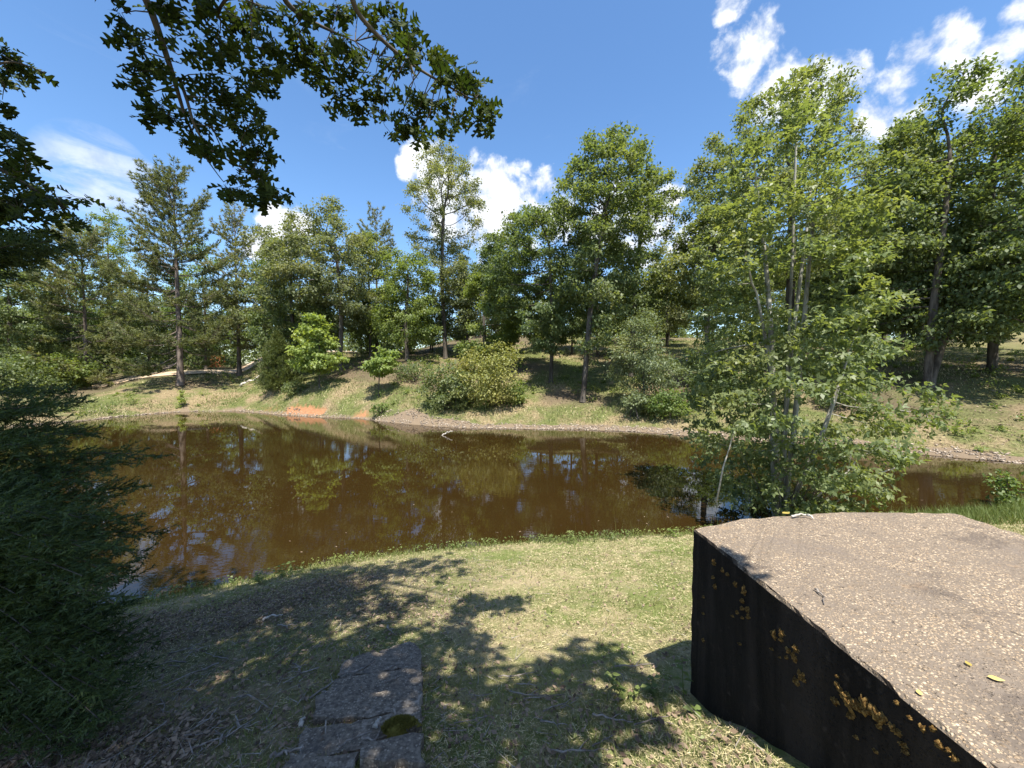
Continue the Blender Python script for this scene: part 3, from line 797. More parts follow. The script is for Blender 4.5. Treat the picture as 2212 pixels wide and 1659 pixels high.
p = at_depth(468, 48); shrub(p, 1.2, 1.7, 63, 'rust-brown dead bush beside the dirt road', M_DEADBUSH, 1800, .16, na=70)
p = cast(1830, 880); shrub(p, px(p, 60), px(p, 60), 64, 'low green bush on the right slope behind the pale-stemmed tree', M_OAK, 3000, .13, na=100)

# the juniper bush: a dense rounded cone of scale foliage
def juniper(p, w, h, seed, label):
    r_ = thing('juniper_bush', label, 'shrub', p); g = rng(seed)
    wd = MB(); nd = MB()
    wd.tube(np.array([[0, 0, 0], [.05, 0, h * .5], [0, 0, h * .95]]), [.07, .045, .01], 5, False)
    n = 620; u = g.random(n) ** .9
    P = []; A = []
    for k in range(n):
        z = u[k] * h; rr = w * np.interp(u[k], [0, .12, .35, .7, 1], [.75, 1, .95, .55, .06]) * g.uniform(.55, 1.05)
        th = g.uniform(0, 6.283); o = np.array([math.cos(th), math.sin(th), 0])
        b0 = np.array([0, 0, max(.05, z - rr * .45)]); tip = o * rr + np.array([0, 0, z])
        if k % 4 == 0: wd.tube(np.array([b0, (b0 + tip) / 2 + [0, 0, -.04], tip]), [.014, .009, .004], 3, False)
        m = 34; f = g.uniform(.55, 1.05, m)[:, None]
        P.append(b0 + (tip - b0) * f + g.normal(size=(m, 3)) * .075); A.append(nrm(o * .6 + np.array([0, 0, .9]) + g.normal(size=(m, 3)) * .45))
    P = np.concatenate(P); A = np.concatenate(A)
    nd.blades(P, A, g.uniform(.10, .22, len(P)), .05)
    link('trunk', wd.mesh('trunk', M_BARK, True), r_); link('crown', nd.mesh('crown', M_JUNI), r_)
p = cast(602, 842); juniper(p, px(p, 48), px(p, 124), 71, 'rounded olive-green juniper bush on the far bank left of the bright sapling')

# --- woods behind: a few kinds, each tree its own object
WOOD = []
for k in range(5):
    r_ = thing('forest_tree', 'forest tree', 'tree', (0, 0, 0))
    H = [15, 13, 16, 14, 12][k]
    tree_parts(r_, 80 + k, H, .2, sprof([4.2, 3.8, 4.4, 4.6, 3.6][k], FULL if k % 2 else TALL if k == 4 else FULL), 300, 9500, .29, [M_OAK, M_OAKG, M_OAK, M_LIME, M_OAK][k], M_BARK, .17, lump=.4, step=.5)
    WOOD.append(r_)
WP = []
for k in range(2):
    r_ = thing('forest_pine', 'forest pine', 'tree', (0, 0, 0)); pine_parts(r_, 90 + k, 16, .18, first=.2, wid=3.4, dens=.75); WP.append(r_)
gw = random.Random(3)
spots = []
for xd in range(-420, 700, 78):
    for dep in (45, 52, 60, 72):
        spots.append((xd + gw.uniform(-30, 30), dep + gw.uniform(-4, 4), gw.random() < .38))
for xd in range(700, 1460, 80):
    for dep in (37, 45, 54, 66):
        spots.append((xd + gw.uniform(-30, 30), dep + gw.uniform(-4, 5), gw.random() < .15))
for xd in range(1400, 2700, 80):
    for dep in (58, 70):
        spots.append((xd + gw.uniform(-30, 30), dep + gw.uniform(-4, 4), gw.random() < .12))
used = set()
for xd, dep, pine in spots:
    p = at_depth(xd, dep)
    if float(segdist(np.array([p[0]]), np.array([p[1]]), ROAD)[0]) < 2.6: continue
    src = gw.choice(WP) if pine else gw.choice(WOOD)
    lim = np.interp(xd, [-400, 100, 300, 560, 700, 900, 1100, 1300, 1450, 1600, 2000, 2300], [630, 640, 635, 665, 680, 680, 670, 640, 640, 530, 480, 430])
    hw = z_at(p, lim) - p[2]; base = {**{id(q): h for q, h in zip(WOOD, [15, 13, 16, 14, 12])}, **{id(q): 16 for q in WP}}[id(src)]
    s = min(max(hw / base * gw.uniform(.82, 1.05), .5), 1.35)
    side = 'left' if xd < 700 else ('middle' if xd < 1430 else 'right')
    if pine: lab, grp = {'left': 'background pine deep in the woods behind the dirt road', 'middle': 'background pine in the woods above the middle of the bank', 'right': 'background pine beyond the meadow on the right'}[side], 'background pines in the %s woods' % side
    else: lab, grp = {'left': 'leafy background tree in the woods behind the dirt road', 'middle': 'leafy background tree in the woods above the middle of the bank', 'right': 'leafy background tree beyond the meadow on the right'}[side], 'background trees in the %s woods' % side
    rz = gw.uniform(0, 6.28)
    if id(src) not in used:
        used.add(id(src)); src.location = tuple(float(q) for q in p); src.rotation_euler = (0, 0, rz); src.scale = (s, s, s); src['label'] = lab; src['group'] = grp
    else: copy_thing(src, p, rz, s, lab, grp)

# leafy undergrowth at the foot of the woods: one mass nobody could count
def undergrowth():
    g = rng(101); b = MB(); n = 1500
    xd = np.concatenate([g.uniform(-450, 900, 900), g.uniform(900, 2600, 600)]); dep = np.concatenate([g.uniform(39, 60, 900), g.uniform(50, 66, 600)])
    xd = np.concatenate([xd, g.uniform(-500, 2700, 800)]); dep = np.concatenate([dep, g.uniform(62, 78, 800)]); big = np.arange(len(dep)) >= 1500
    x = (xd - CXP) / FPX * dep; ok = segdist(x, dep, ROAD) > 3.4
    x = x[ok]; y = dep[ok]; z = ground(x, y); n = len(x); m = 34
    big = big[ok]; hgt = g.uniform(.6, 3.4, n) * np.where(big, 2.6, 1); wdt = g.uniform(.5, 1.4, n) * np.where(big, 2, 1)
    u = g.normal(size=(n, m, 3)); u = nrm(u) * g.random((n, m, 1)) ** .4
    P = np.stack([x[:, None] + u[..., 0] * wdt[:, None], y[:, None] + u[..., 1] * wdt[:, None], z[:, None] + (u[..., 2] * .5 + .5) * hgt[:, None]], -1).reshape(-1, 3)
    N = nrm(np.array([0, -.2, .8]) + g.normal(size=P.shape) * .5); A = nrm(g.normal(size=P.shape) + np.array([0, 0, -.3]))
    L = np.repeat(np.where(big, .5, .30), m) * g.uniform(.7, 1.3, len(P)); b.leaves(P, N, A, L, L * .65)
    o = link('undergrowth', b.mesh('undergrowth', M_OAK)); tag(o, 'leafy undergrowth filling the foot of the woods behind the bank', 'undergrowth', kind='stuff')
undergrowth()


# ------------------------------------------------------------------ the pale-stemmed tree at the near shore
p = at_depth(1692, 7.75); p[2] = gz(p[0], p[1]) - .03
maple = thing('maple_tree', 'pale-stemmed leafy maple standing at the near water edge behind the concrete block', 'tree', p)
Hm = top_h(p, 128)
MPROF = [(.04, 1.3), (.16, 1.9), (.28, 2.2), (.40, 1.85), (.55, 1.75), (.70, 1.5), (.84, 1.0), (.93, .6), (1, .22)]
MPROF = [(t, r, ox) for (t, r), ox in zip(MPROF, [.1, .1, .25, .05, -.1, -.1, 0, .1, .1])]
N_, par_ = skeleton(207, Hm, .04, MPROF, 900, .22, kill=.34, stems=[(0, 0, .10, 0, .93), (.06, .05, .55, .3, .80), (-.05, .02, -.55, .2, .80), (.03, -.06, .25, -.35, .70), (-.02, -.05, -.9, -.4, .5), (.05, 0, 1.2, -.2, .42)], lump=.40, lump_s=.95, infl=2.2)
r__, kids_ = radii(N_, par_, tip=.0045, rmax=.062)
first = np.where(par_ < 0)[0]
root_of = np.zeros(len(N_), int)
for i in range(len(N_)): root_of[i] = i if par_[i] < 0 else root_of[par_[i]]
for f in first:
    sel = np.where(root_of == f)[0]; mp_i = {q: k for k, q in enumerate(sel)}
    b = MB(); wood(b, N_[sel], np.array([mp_i[par_[q]] if par_[q] >= 0 else -1 for q in sel]), r__[sel], thr=.0045, big=8)
    link('stem', b.mesh('stem', M_PALE, True), maple)
c = MB(); scatter_leaves(c, N_, par_, r__, kids_, 207, 15000, .10, .13, np.array([0, 0, Hm * .45]), thr=.013, flat=.6, comp=True)
link('crown', c.mesh('crown', M_MAPLE), maple)
def local(q, o): return np.asarray(q) - np.asarray(o)
for pts, rad in (([(1548, 1085, 7.3), (1562, 1010, 7.25), (1578, 960, 7.2), (1587, 922, 7.2)], .018), ([(1740, 1095, 7.5), (1780, 1060, 7.3), (1830, 1020, 7.2), (1858, 985, 7.1), (1890, 975, 7.1)], .020),
                 ([(1780, 1100, 7.5), (1850, 1058, 7.2), (1905, 1020, 7.1), (1950, 1005, 7.0), (1940, 975, 7.0)], .018), ([(1830, 1020, 7.2), (1838, 985, 7.1), (1832, 960, 7.1)], .010)):
    b = MB(); q = np.array([local(world_pt(*a), p) for a in pts]); b.tube(q, np.linspace(rad, rad * .45, len(q)), 5); link('dead_branch', b.mesh('dead_branch', M_DEADW, True), maple)
# thin shoots round its foot
b = MB(); g = rng(77)
for k in range(26):
    a = g.uniform(0, 6.28); q0 = np.array([math.cos(a) * g.uniform(.05, .5), math.sin(a) * g.uniform(.05, .4), 0]); ln = g.uniform(.8, 2.2)
    dr = nrm(np.array([math.cos(a) * .7, math.sin(a) * .5, 1.])); pts = np.array([q0, q0 + dr * ln * .5 + g.normal(size=3) * .05, q0 + dr * ln + g.normal(size=3) * .12])
    b.tube(pts, [.011, .007, .003], 4, False)
link('shoots', b.mesh('shoots', M_BARK, True), maple)

# waterside shrub at the right edge
p = at_depth(2192, 8.3); p[2] = max(p[2], .02)
shrub(p, px(p, 32), px(p, 84), 66, 'bright leafy shrub on the near shore at the right edge of the picture', M_LIME, 420, .09, na=50, step=.07, tip=.003, rt=.012, spread=.07)


# ------------------------------------------------------------------ concrete block
def block():
    zt = 2.148
    corners = [(.975, 2.04), (1.30, 2.17), (1.90, 2.275), (2.635, 2.265), (2.66, -.35), (1.089, -.35)]
    o = thing('concrete_block', 'massive weathered concrete block with pebbly top and blackened side', 'block', (1.8, 1.0, 1.0))
    off = np.array([1.8, 1.0, 1.0])
    bm = bmesh.new()
    top = []; n = len(corners)
    dense = []
    for k in range(n):
        a = np.array(corners[k]); b_ = np.array(corners[(k + 1) % n]); m = max(2, int(np.linalg.norm(b_ - a) / .035))
        for j in range(m): dense.append(a + (b_ - a) * j / m)
    dense = np.array(dense)
    g = rng(9)
    zl = np.linspace(.55, zt - .012, 26)
    rings = []
    for zi, z in enumerate(zl):
        nzv = vnoise(np.stack([dense[:, 0] * 7, dense[:, 1] * 7, np.full(len(dense), z * 7)], 1), 3) - .5
        nz2 = vnoise(np.stack([dense[:, 0] * 28, dense[:, 1] * 28, np.full(len(dense), z * 28)], 1), 4) - .5
        cen = np.array([1.8, 1.0]); dr = nrm(dense - cen)
        # board marks: long shallow steps along the face
        bd = .004 * np.sign(np.sin((z * 2.2 + dense[:, 1] * .55) * 2 * math.pi / .42))
        q = dense + dr * (nzv * .003 + nz2 * .004 + bd * .5)[:, None] + (np.array([0, 0]))
        rings.append([bm.verts.new((x - off[0], y - off[1], z - off[2])) for x, y in q])
    q = dense - nrm(dense - np.array([1.8, 1.0])) * (.006 + .007 * g.random((len(dense), 1)))
    rings.append([bm.verts.new((x - off[0], y - off[1], zt - off[2] + g.normal() * .002)) for x, y in q])
    m = len(dense)
    for a, b_ in zip(rings[:-1], rings[1:]):
        for j in range(m): bm.faces.new((a[j], a[(j + 1) % m], b_[(j + 1) % m], b_[j]))
    bm.faces.new(rings[-1])
    bmesh.ops.triangulate(bm, faces=[f for f in bm.faces if len(f.verts) > 4])
    bmesh.ops.recalc_face_normals(bm, faces=bm.faces)
    me = bpy.data.meshes.new('body'); bm.to_mesh(me); bm.free()
    mt, t, out = mat('aggregate_concrete')
    tcx = t.new('ShaderNodeTexCoord'); P = tcx.outputs['Object']; ge = t.new('ShaderNodeNewGeometry')
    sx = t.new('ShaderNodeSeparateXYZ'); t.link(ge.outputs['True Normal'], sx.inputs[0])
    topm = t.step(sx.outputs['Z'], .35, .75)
    wv = t.new('ShaderNodeMapping'); t.link(P, wv.inputs['Vector']); wv.inputs['Scale'].default_value = (1, 1, 1)
    nzd = t.noise(P, 30, 2)
    vd = t.voronoi(P, 88); vc = t.voronoi(P, 88, out='Color'); vs = t.new('ShaderNodeSeparateColor'); t.link(vc, vs.inputs[0])
    vd2 = t.voronoi(P, 170); vc2 = t.voronoi(P, 170, out='Color'); vs2 = t.new('ShaderNodeSeparateColor'); t.link(vc2, vs2.inputs[0])
    big = t.noise(P, 1.6, 4, .6); mid = t.noise(P, 7, 4, .6); n3 = t.noise(P, 80, 3)
    mort = t.mix(n3, (0.095, 0.077, 0.060, 1), (0.225, 0.183, 0.143, 1))
    peb = t.mix(vs.outputs[1], (0.28, 0.20, 0.125, 1), (0.62, 0.50, 0.36, 1)); peb2 = t.mix(vs2.outputs[1], (0.24, 0.17, 0.11, 1), (0.50, 0.385, 0.26, 1))
    f1 = t.math('MULTIPLY', t.step(vd, .50, .34), t.step(vs.outputs[0], .50, .58))
    f2 = t.math('MULTIPLY', t.step(vd2, .52, .38), t.step(vs2.outputs[0], .45, .52))
    fade = t.step(t.math('ADD', t.math('MULTIPLY', big, .6), t.math('MULTIPLY', mid, .4)), .60, .42, .35, 1)
    c = t.mix(t.math('MULTIPLY', f2, fade), mort, peb2); c = t.mix(t.math('MULTIPLY', f1, fade), c, peb)
    c = t.mix(t.math('MULTIPLY', t.step(big, .5, .7), .45), c, (0.15, 0.125, 0.108, 1))
    c = t.mix(t.math('MULTIPLY', t.step(mid, .62, .72), .35), c, (0.36, 0.24, 0.14, 1))
    c = t.mix(t.math('MULTIPLY', t.step(t.noise(P, 2.7, 6, .68, .8), .55, .66), .5), c, (0.075, 0.062, 0.055, 1))
    pit = t.step(t.noise(P, 34, 3, .6), .63, .70); c = t.mix(t.math('MULTIPLY', pit, .6), c, (0.05, 0.042, 0.036, 1))
    # mould blackened sides with streaks running down
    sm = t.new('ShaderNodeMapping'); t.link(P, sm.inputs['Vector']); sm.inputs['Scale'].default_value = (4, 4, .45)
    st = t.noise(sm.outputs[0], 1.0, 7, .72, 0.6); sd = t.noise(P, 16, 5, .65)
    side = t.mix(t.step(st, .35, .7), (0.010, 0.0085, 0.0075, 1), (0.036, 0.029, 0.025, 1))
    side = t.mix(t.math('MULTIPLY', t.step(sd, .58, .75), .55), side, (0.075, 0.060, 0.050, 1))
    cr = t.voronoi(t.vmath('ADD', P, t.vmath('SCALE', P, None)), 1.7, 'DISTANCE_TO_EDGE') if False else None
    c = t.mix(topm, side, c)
    hh = t.math('ADD', t.math('MULTIPLY', f1, t.step(vd, .5, .0)), t.math('MULTIPLY', f2, .4))
    hh = t.math('ADD', hh, t.math('MULTIPLY', t.math('ADD', n3, sd), .5))
    hh = t.math('SUBTRACT', hh, t.math('MULTIPLY', pit, .7))
    principled(t, out, c, .92, .12, t.bump(hh, .75, .008))
    me.materials.append(mt)
    link('body', me, o)
    # lichen crusts on the dark side
    ml, t, out = mat('orange_lichen')
    tcx = t.new('ShaderNodeTexCoord'); n = t.step(t.noise(tcx.outputs['Object'], 110, 4, .7), .35, .65)
    principled(t, out, t.mix(n, (0.10, 0.05, 0.016, 1), (0.42, 0.27, 0.095, 1)), .95, .05, t.bump(n, .8, .01))
    def to_full(cx, cy): return ((2600 + cx / 1.5447) * .5486, (1950 + cy / 1.5447) * .5486)
    PATCH = [(330, 408, 14), (325, 500, 10), (335, 555, 12), (385, 455, 12), (412, 480, 13), (462, 540, 14), (512, 585, 20), (502, 640, 12), (505, 690, 16), (535, 695, 17), (475, 712, 10), (503, 745, 12), (540, 740, 12),
             (448, 735, 9), (700, 850, 24), (745, 835, 26), (745, 880, 14), (688, 935, 10), (788, 945, 24), (830, 930, 24), (822, 985, 20), (775, 985, 12), (735, 985, 8), (832, 1130, 20), (862, 1098, 26), (880, 1125, 16), (490, 905, 9),
             (1088, 1155, 22), (1065, 1248, 24), (1122, 1215, 40), (1150, 1262, 44), (1195, 1275, 34), (1160, 1345, 24), (1248, 1262, 36), (1262, 1310, 40), (1320, 1330, 40), (1355, 1360, 30), (1430, 1420, 36), (1455, 1440, 22), (1340, 1405, 14), (1492, 1520, 20),
             (1318, 1555, 12), (1500, 1560, 16), (1200, 1470, 12), (1530, 1350, 16), (1610, 1415, 22), (1670, 1420, 18), (1710, 1515, 26), (1770, 1550, 14), (1800, 1600, 16), (268, 620, 8), (266, 720, 8), (266, 880, 10), (1450, 1260, 12), (1085, 1100, 10)]
    gp = rng(13)
    for cx, cy, pr in PATCH:
        xf, yf = to_full(cx, cy); d = ray(xf, yf)
        tt = (.985 + (2.04 - 1.0) * .0 ) / d[0]
        q = EYE + d * tt
        xw = np.interp(q[1], [-.35, 2.04], [1.089, .975]); q = EYE + d * (xw / d[0])
        size = pr / 1.5447 * .5486 / FPX * q[1] * 1.25
        b = MB(); k = 18
        a = np.arange(k) * 2 * math.pi / k; rr = size * gp.uniform(.35, 1.25, k); 
        sh = gp.uniform(.7, 1.4)
        V = [[-.006 - gp.random() * .003, 0, 0]]
        for lv, (f, h) in enumerate(((.6, -.006), (1., .005))):
            for i in range(k): V.append([h + gp.normal() * .0025, math.cos(a[i]) * rr[i] * f * 1.0, math.sin(a[i]) * rr[i] * f * sh])
        T = [(0, 1 + (i + 1) % k, 1 + i) for i in range(k)]
        Q = [(1 + i, 1 + (i + 1) % k, 1 + k + (i + 1) % k, 1 + k + i) for i in range(k)]
        b.add(np.array(V), T, Q)
        link('lichen_patch', b.mesh('lichen_patch', ml), o, loc=tuple(q + np.array([-.004, 0, 0]) - off))
    return o
block()


# ------------------------------------------------------------------ old concrete steps going down to the water
def steps():
    def tf(cx, cy): return ((1000 + cx * .3761) * .5486, (2400 + cy * .3761) * .5486)
    SL = [[(1300, 475), (1480, 430), (1660, 398), (1765, 482), (1560, 515), (1310, 535)],
          [(940, 610), (1200, 550), (1310, 545), (1765, 495), (1757, 690), (1300, 720), (865, 780)],
          [(755, 860), (865, 795), (1310, 735), (1757, 702), (1766, 955), (1200, 975), (728, 968)],
          [(625, 1030), (735, 985), (1200, 988), (1766, 968), (1760, 1125), (1400, 1165), (1100, 1215), (575, 1222)],
          [(460, 1350), (690, 1285), (1110, 1228), (1400, 1178), (1760, 1138), (1765, 1300), (1340, 1440), (1120, 1550), (700, 1600), (385, 1595)],
          [(1130, 1560), (1420, 1490), (1772, 1455), (1790, 1720), (1450, 1760), (1100, 1740)],
          [(375, 1612), (700, 1615), (1115, 1565), (1085, 1745), (700, 1800), (230, 1800)]]
    root0 = cast(*tf(1200, 1000))
    o = thing('concrete_steps', 'old cracked grey concrete steps sunk in the shaded grass below the camera', 'steps', root0)
    mt, t, out = mat('worn_concrete')
    tcx = t.new('ShaderNodeTexCoord'); P = tcx.outputs['Object']
    n = t.noise(P, 5, 5, .6); n2 = t.noise(P, 40, 4, .7); vd = t.voronoi(P, 75); vc = t.voronoi(P, 75, out='Color'); vs = t.new('ShaderNodeSeparateColor'); t.link(vc, vs.inputs[0])
    c = t.mix(t.step(n2, .32, .68), (0.080, 0.068, 0.057, 1), (0.20, 0.172, 0.140, 1))
    pm = t.math('MULTIPLY', t.step(vd, .5, .36), t.step(vs.outputs[0], .68, .76))
    c = t.mix(t.math('MULTIPLY', pm, .6), c, (0.36, 0.31, 0.25, 1))
    c = t.mix(t.step(n, .58, .72), c, (0.31, 0.275, 0.235, 1)); c = t.mix(t.math('MULTIPLY', t.step(n, .44, .3), .6), c, (0.07, 0.065, 0.062, 1))
    principled(t, out, c, .92, .15, t.bump(t.math('ADD', n2, t.math('MULTIPLY', pm, .5)), .45, .006))
    gs = rng(4)
    for si, poly in enumerate(SL):
        pts = np.array([cast(*tf(*q)) for q in poly])
        # finer outline with broken edges
        fine = []
        for a, b_ in zip(pts, np.roll(pts, -1, 0)):
            m = max(2, int(np.linalg.norm((b_ - a)[:2]) / .045))
            for j in range(m): fine.append(a + (b_ - a) * j / m + np.array([gs.normal() * .009, gs.normal() * .009, 0]))
        fine = np.array(fine); cen = fine.mean(0); fine[:, :2] -= nrm(fine[:, :2] - cen[:2]) * .013
        A = np.c_[fine[:, 0] - cen[0], fine[:, 1] - cen[1]]; sl, *_ = np.linalg.lstsq(A, fine[:, 2] - cen[2], rcond=None)
        zt = cen[2] + (A @ sl) * .55 + .035 + (.012 if si == 5 else 0) + (.018 if si % 2 else 0) + A[:, 0] * gs.normal() * .035
        bm = bmesh.new()
        up = [bm.verts.new((x - root0[0], y - root0[1], z - root0[2])) for (x, y, _), z in zip(fine, zt)]
        lowv = [bm.verts.new((x - root0[0], y - root0[1], z - root0[2] - .22)) for (x, y, _), z in zip(fine, zt)]
        f = bm.faces.new(up)
        for j in range(len(up)): bm.faces.new((up[j], lowv[j], lowv[(j + 1) % len(up)], up[(j + 1) % len(up)]))
        inn = bmesh.ops.inset_region(bm, faces=[f], thickness=.012, depth=.007)
        bmesh.ops.recalc_face_normals(bm, faces=bm.faces)
        bmesh.ops.triangulate(bm, faces=[q for q in bm.faces if len(q.verts) > 4])
        me = bpy.data.meshes.new('step'); bm.to_mesh(me); bm.free(); me.materials.append(mt)
        link('step', me, o)
    # moss cushion
    mm, t, out = mat('moss')
    tcx = t.new('ShaderNodeTexCoord'); n = t.noise(tcx.outputs['Object'], 60, 4, .7)
    principled(t, out, t.mix(n, (0.07, 0.07, 0.016, 1), (0.22, 0.20, 0.05, 1)), .95, .05, t.bump(n, .9, .01))
    a0 = cast(*tf(1520, 1350)); b = MB(); k = 22
    V = [[0, 0, .036]]; ax = np.arange(k) * 2 * math.pi / k
    for f, h in ((.35, .034), (.65, .027), (.9, .012), (1.05, -.02)):
        for i in range(k):
            rr = (.92 + .2 * math.sin(ax[i] * 3 + 1) + .17 * gs.normal()) * f
            V.append([math.cos(ax[i]) * .088 * rr, math.sin(ax[i]) * .036 * rr + .25 * math.cos(ax[i]) * .085 * rr * .8, h + gs.normal() * .003])
    T = [(0, 1 + i, 1 + (i + 1) % k) for i in range(k)]; Q = []
    for lv in range(3):
        s0 = 1 + lv * k
        Q += [(s0 + i, s0 + k + i, s0 + k + (i + 1) % k, s0 + (i + 1) % k) for i in range(k)]
    b.add(np.array(V), T, Q)
    g = rng(6); n = 2600; u = g.normal(size=(n, 2)) * .42; u = u[np.hypot(u[:, 0], u[:, 1]) < 1]; n = len(u)
    Pm = np.stack([u[:, 0] * .088, u[:, 1] * .036 + .2 * u[:, 0] * .088, .034 * (1 - (u ** 2).sum(1))], 1)
    b.blades(Pm, nrm(np.array([0, 0, 1]) + g.normal(size=(n, 3)) * .6), .018, .006)
    link('moss_cushion', b.mesh('moss_cushion', mm, True), o, loc=tuple(a0 + np.array([0, 0, .055]) - root0))
    return SL, tf
SL, TF3 = steps()
STEP_POLYS = [np.array([cast(*TF3(*q))[:2] for q in poly]) for poly in SL]
def on_steps(x, y):
    m = np.zeros(np.shape(x), bool)
    for q0 in STEP_POLYS:
        q = q0.mean(0) + (q0 - q0.mean(0)) * .90
        m |= inside(np.asarray(x), np.asarray(y), q)
    return m
def in_block(x, y): return (x > .95) & (x < 2.68) & (y < 2.30) & (y > -.4)


# ------------------------------------------------------------------ grass, straw, dead leaves, pebbles
def near_pts(n, seed, x0, x1, y0, y1, powy=1.6):
    g = rng(seed); y = y0 + (y1 - y0) * g.random(n) ** powy
    lo = np.maximum(x0, -1.45 * y - .4); hi = np.minimum(x1, 1.45 * y + .4); x = lo + (hi - lo) * g.random(n)
    z, sw, wn, cl, rd = ground(x, y, True)
    ok = (sw > .03) & ~in_block(x, y)
    return x, y, z, sw, ok, g

def near_cover():
    # short turf
    x, y, z, sw, ok, g = near_pts(260000, 301, -7, 11, 1.2, 9.2)
    den = .35 + .65 * sst(noise2(x, y, 2.2, 41), .38, .58)
    lit = sst(-x, .2, 1.8) * sst(sw, .8, 1.8); den *= 1 - .72 * lit * (1 - sst(noise2(x, y, 1.1, 21), .45, .6) * .6)
    ok &= (g.random(len(x)) < den) & ~on_steps(x, y)
    x, y, z, sw = x[ok], y[ok], z[ok], sw[ok]; n = len(x)
    edge = 1 - sst(sw, .15, .6); L = g.uniform(.015, .042, n) * (1 + edge * 1.8)
    A = nrm(np.stack([g.normal(size=n) * .55, g.normal(size=n) * .55, g.uniform(.5, 1.1, n)], 1))
    b = MB(); b.blades(np.stack([x, y, z - .004], 1), A, L, g.uniform(.0035, .0075, n) * np.clip(y / 3, .8, 1.8))
    x, y, z, sw, ok, g = near_pts(90000, 306, -7, 11, 1.2, 9.0); nn = noise2(x, y, 3.2, 71) * .6 + noise2(x, y, 9, 72) * .4
    ok &= (sw > .1) & ~on_steps(x, y) & (nn > .56) & (g.random(len(x)) < .75 - .55 * sst(-x, .5, 2.2))
    x, y, z = x[ok], y[ok], z[ok]; n = len(x); A = nrm(np.stack([g.normal(size=n) * .5, g.normal(size=n) * .5, np.ones(n)], 1))
    b.blades(np.stack([x, y, z - .004], 1), A, g.uniform(.03, .075, n), g.uniform(.004, .008, n) * np.clip(y / 3, .8, 1.8))
    k = g.random(n) < .06; m = int(k.sum()); b.leaves(np.stack([x[k], y[k], z[k] + g.uniform(.005, .03, m)], 1), nrm(np.array([0, 0, 1.]) + g.normal(size=(m, 3)) * .35), g.normal(size=(m, 3)) * [1, 1, .2], g.uniform(.018, .036, m), g.uniform(.011, .022, m))
    o = link('short_grass', b.mesh('short_grass', M_TURF)); tag(o, 'short sparse grass on the near bank between the steps and the water', 'grass', kind='stuff')
    # dry straw lying between
    x, y, z, sw, ok, g = near_pts(170000, 302, -7, 11, 1.2, 9.0); ok &= (sw > .15) & ~on_steps(x, y) & (g.random(len(x)) < .3 + .7 * sst(noise2(x, y, 1.7, 43), .4, .6))
    x, y, z = x[ok], y[ok], z[ok]; n = len(x); th = g.uniform(0, 6.283, n)
    A = np.stack([np.cos(th), np.sin(th), g.uniform(-.05, .28, n)], 1)
    b = MB(); b.blades(np.stack([x, y, z + .004 + g.random(n) * .008], 1), A, g.uniform(.012, .042, n), g.uniform(.0022, .005, n) * np.clip(y / 3, .8, 1.8))
    o = link('dry_straw', b.mesh('dry_straw', M_STRAW)); tag(o, 'pale dry straw and clippings strewn through the near grass', 'straw', kind='stuff')
    # dead leaves
    x, y, z, sw, ok, g = near_pts(90000, 303, -7, 8, 1.1, 7.5)
    den = .05 + .95 * sst(-x, .0, 1.8) * sst(sw, .5, 1.5) * (1 - .75 * sst(noise2(x, y, 1.1, 21), .45, .6)); den = np.maximum(den, .16 * (1 - sst(y, 2.0, 3.0)))
    ok &= g.random(len(x)) < den; ok &= ~(on_steps(x, y) & (g.random(len(x)) < .8))
    x, y, z = x[ok], y[ok], z[ok]; n = len(x)
    N = nrm(np.array([0, 0, 1.]) + g.normal(size=(n, 3)) * .38); A = nrm(g.normal(size=(n, 3)) * np.array([1, 1, .15]))
    L = g.uniform(.016, .042, n); b = MB(); b.leaves(np.stack([x, y, z + .006 + g.random(n) * .014], 1), N, A, L, L * g.uniform(.35, .7, n), droop=-.1)
    o = link('leaf_litter', b.mesh('leaf_litter', M_LITTER)); tag(o, 'brown dead leaf litter under the oak at lower left', 'leaf litter', kind='stuff')
    # small needles and stems
    x, y, z, sw, ok, g = near_pts(9000, 304, -6, 4, 1.1, 5.5); ok &= (g.random(len(x)) < .15 + .85 * sst(-x, -.6, 1.5)) & (sw > .5)
    x, y, z = x[ok], y[ok], z[ok]; n = len(x); th = g.uniform(0, 6.283, n); A = np.stack([np.cos(th), np.sin(th), g.uniform(0, .2, n)], 1)
    b = MB(); b.blades(np.stack([x, y, z + .014], 1), A, g.uniform(.04, .16, n), g.uniform(.003, .006, n))
    o = link('fine_twigs', b.mesh('fine_twigs', M_TWIG)); tag(o, 'fine grey stems scattered through the leaf litter', 'twigs', kind='stuff')
    # taller fringe along the near water edge
    x, y, z, sw, ok, g = near_pts(60000, 305, -8, 13, 3.5, 9.6, 1.0); ok &= (sw < .42) & (g.random(len(x)) < .25 + .75 * sst(noise2(x, y, 1.6, 47), .4, .62)) & ~((x > 2.8) & (x < 8.5) & (g.random(len(x)) < .3))
    x, y, z = x[ok], y[ok], z[ok]; n = len(x); A = nrm(np.stack([g.normal(size=n) * .35, g.normal(size=n) * .35, np.ones(n)], 1))
    b = MB(); b.blades(np.stack([x, y, z - .005], 1), A, g.uniform(.05, .17, n) * np.where(x > 8, 1.9, 1), g.uniform(.006, .012, n))
    k = (n > 0) and g.random(n) < .05; kx = np.stack([x[k], y[k], z[k]], 1)
    b.blades(kx, nrm(np.stack([g.normal(size=k.sum()) * .3, g.normal(size=k.sum()) * .3, np.ones(k.sum())], 1)), g.uniform(.2, .42, k.sum()), .006)
    x2 = g.uniform(7.4, 14, 26000); y2 = g.uniform(5.5, 9.6, 26000); z2, s2, w2, _, _ = ground(x2, y2, True); q = (s2 > .02) & (s2 < 1.6) & (w2 > .5) & (g.random(26000) < .5)
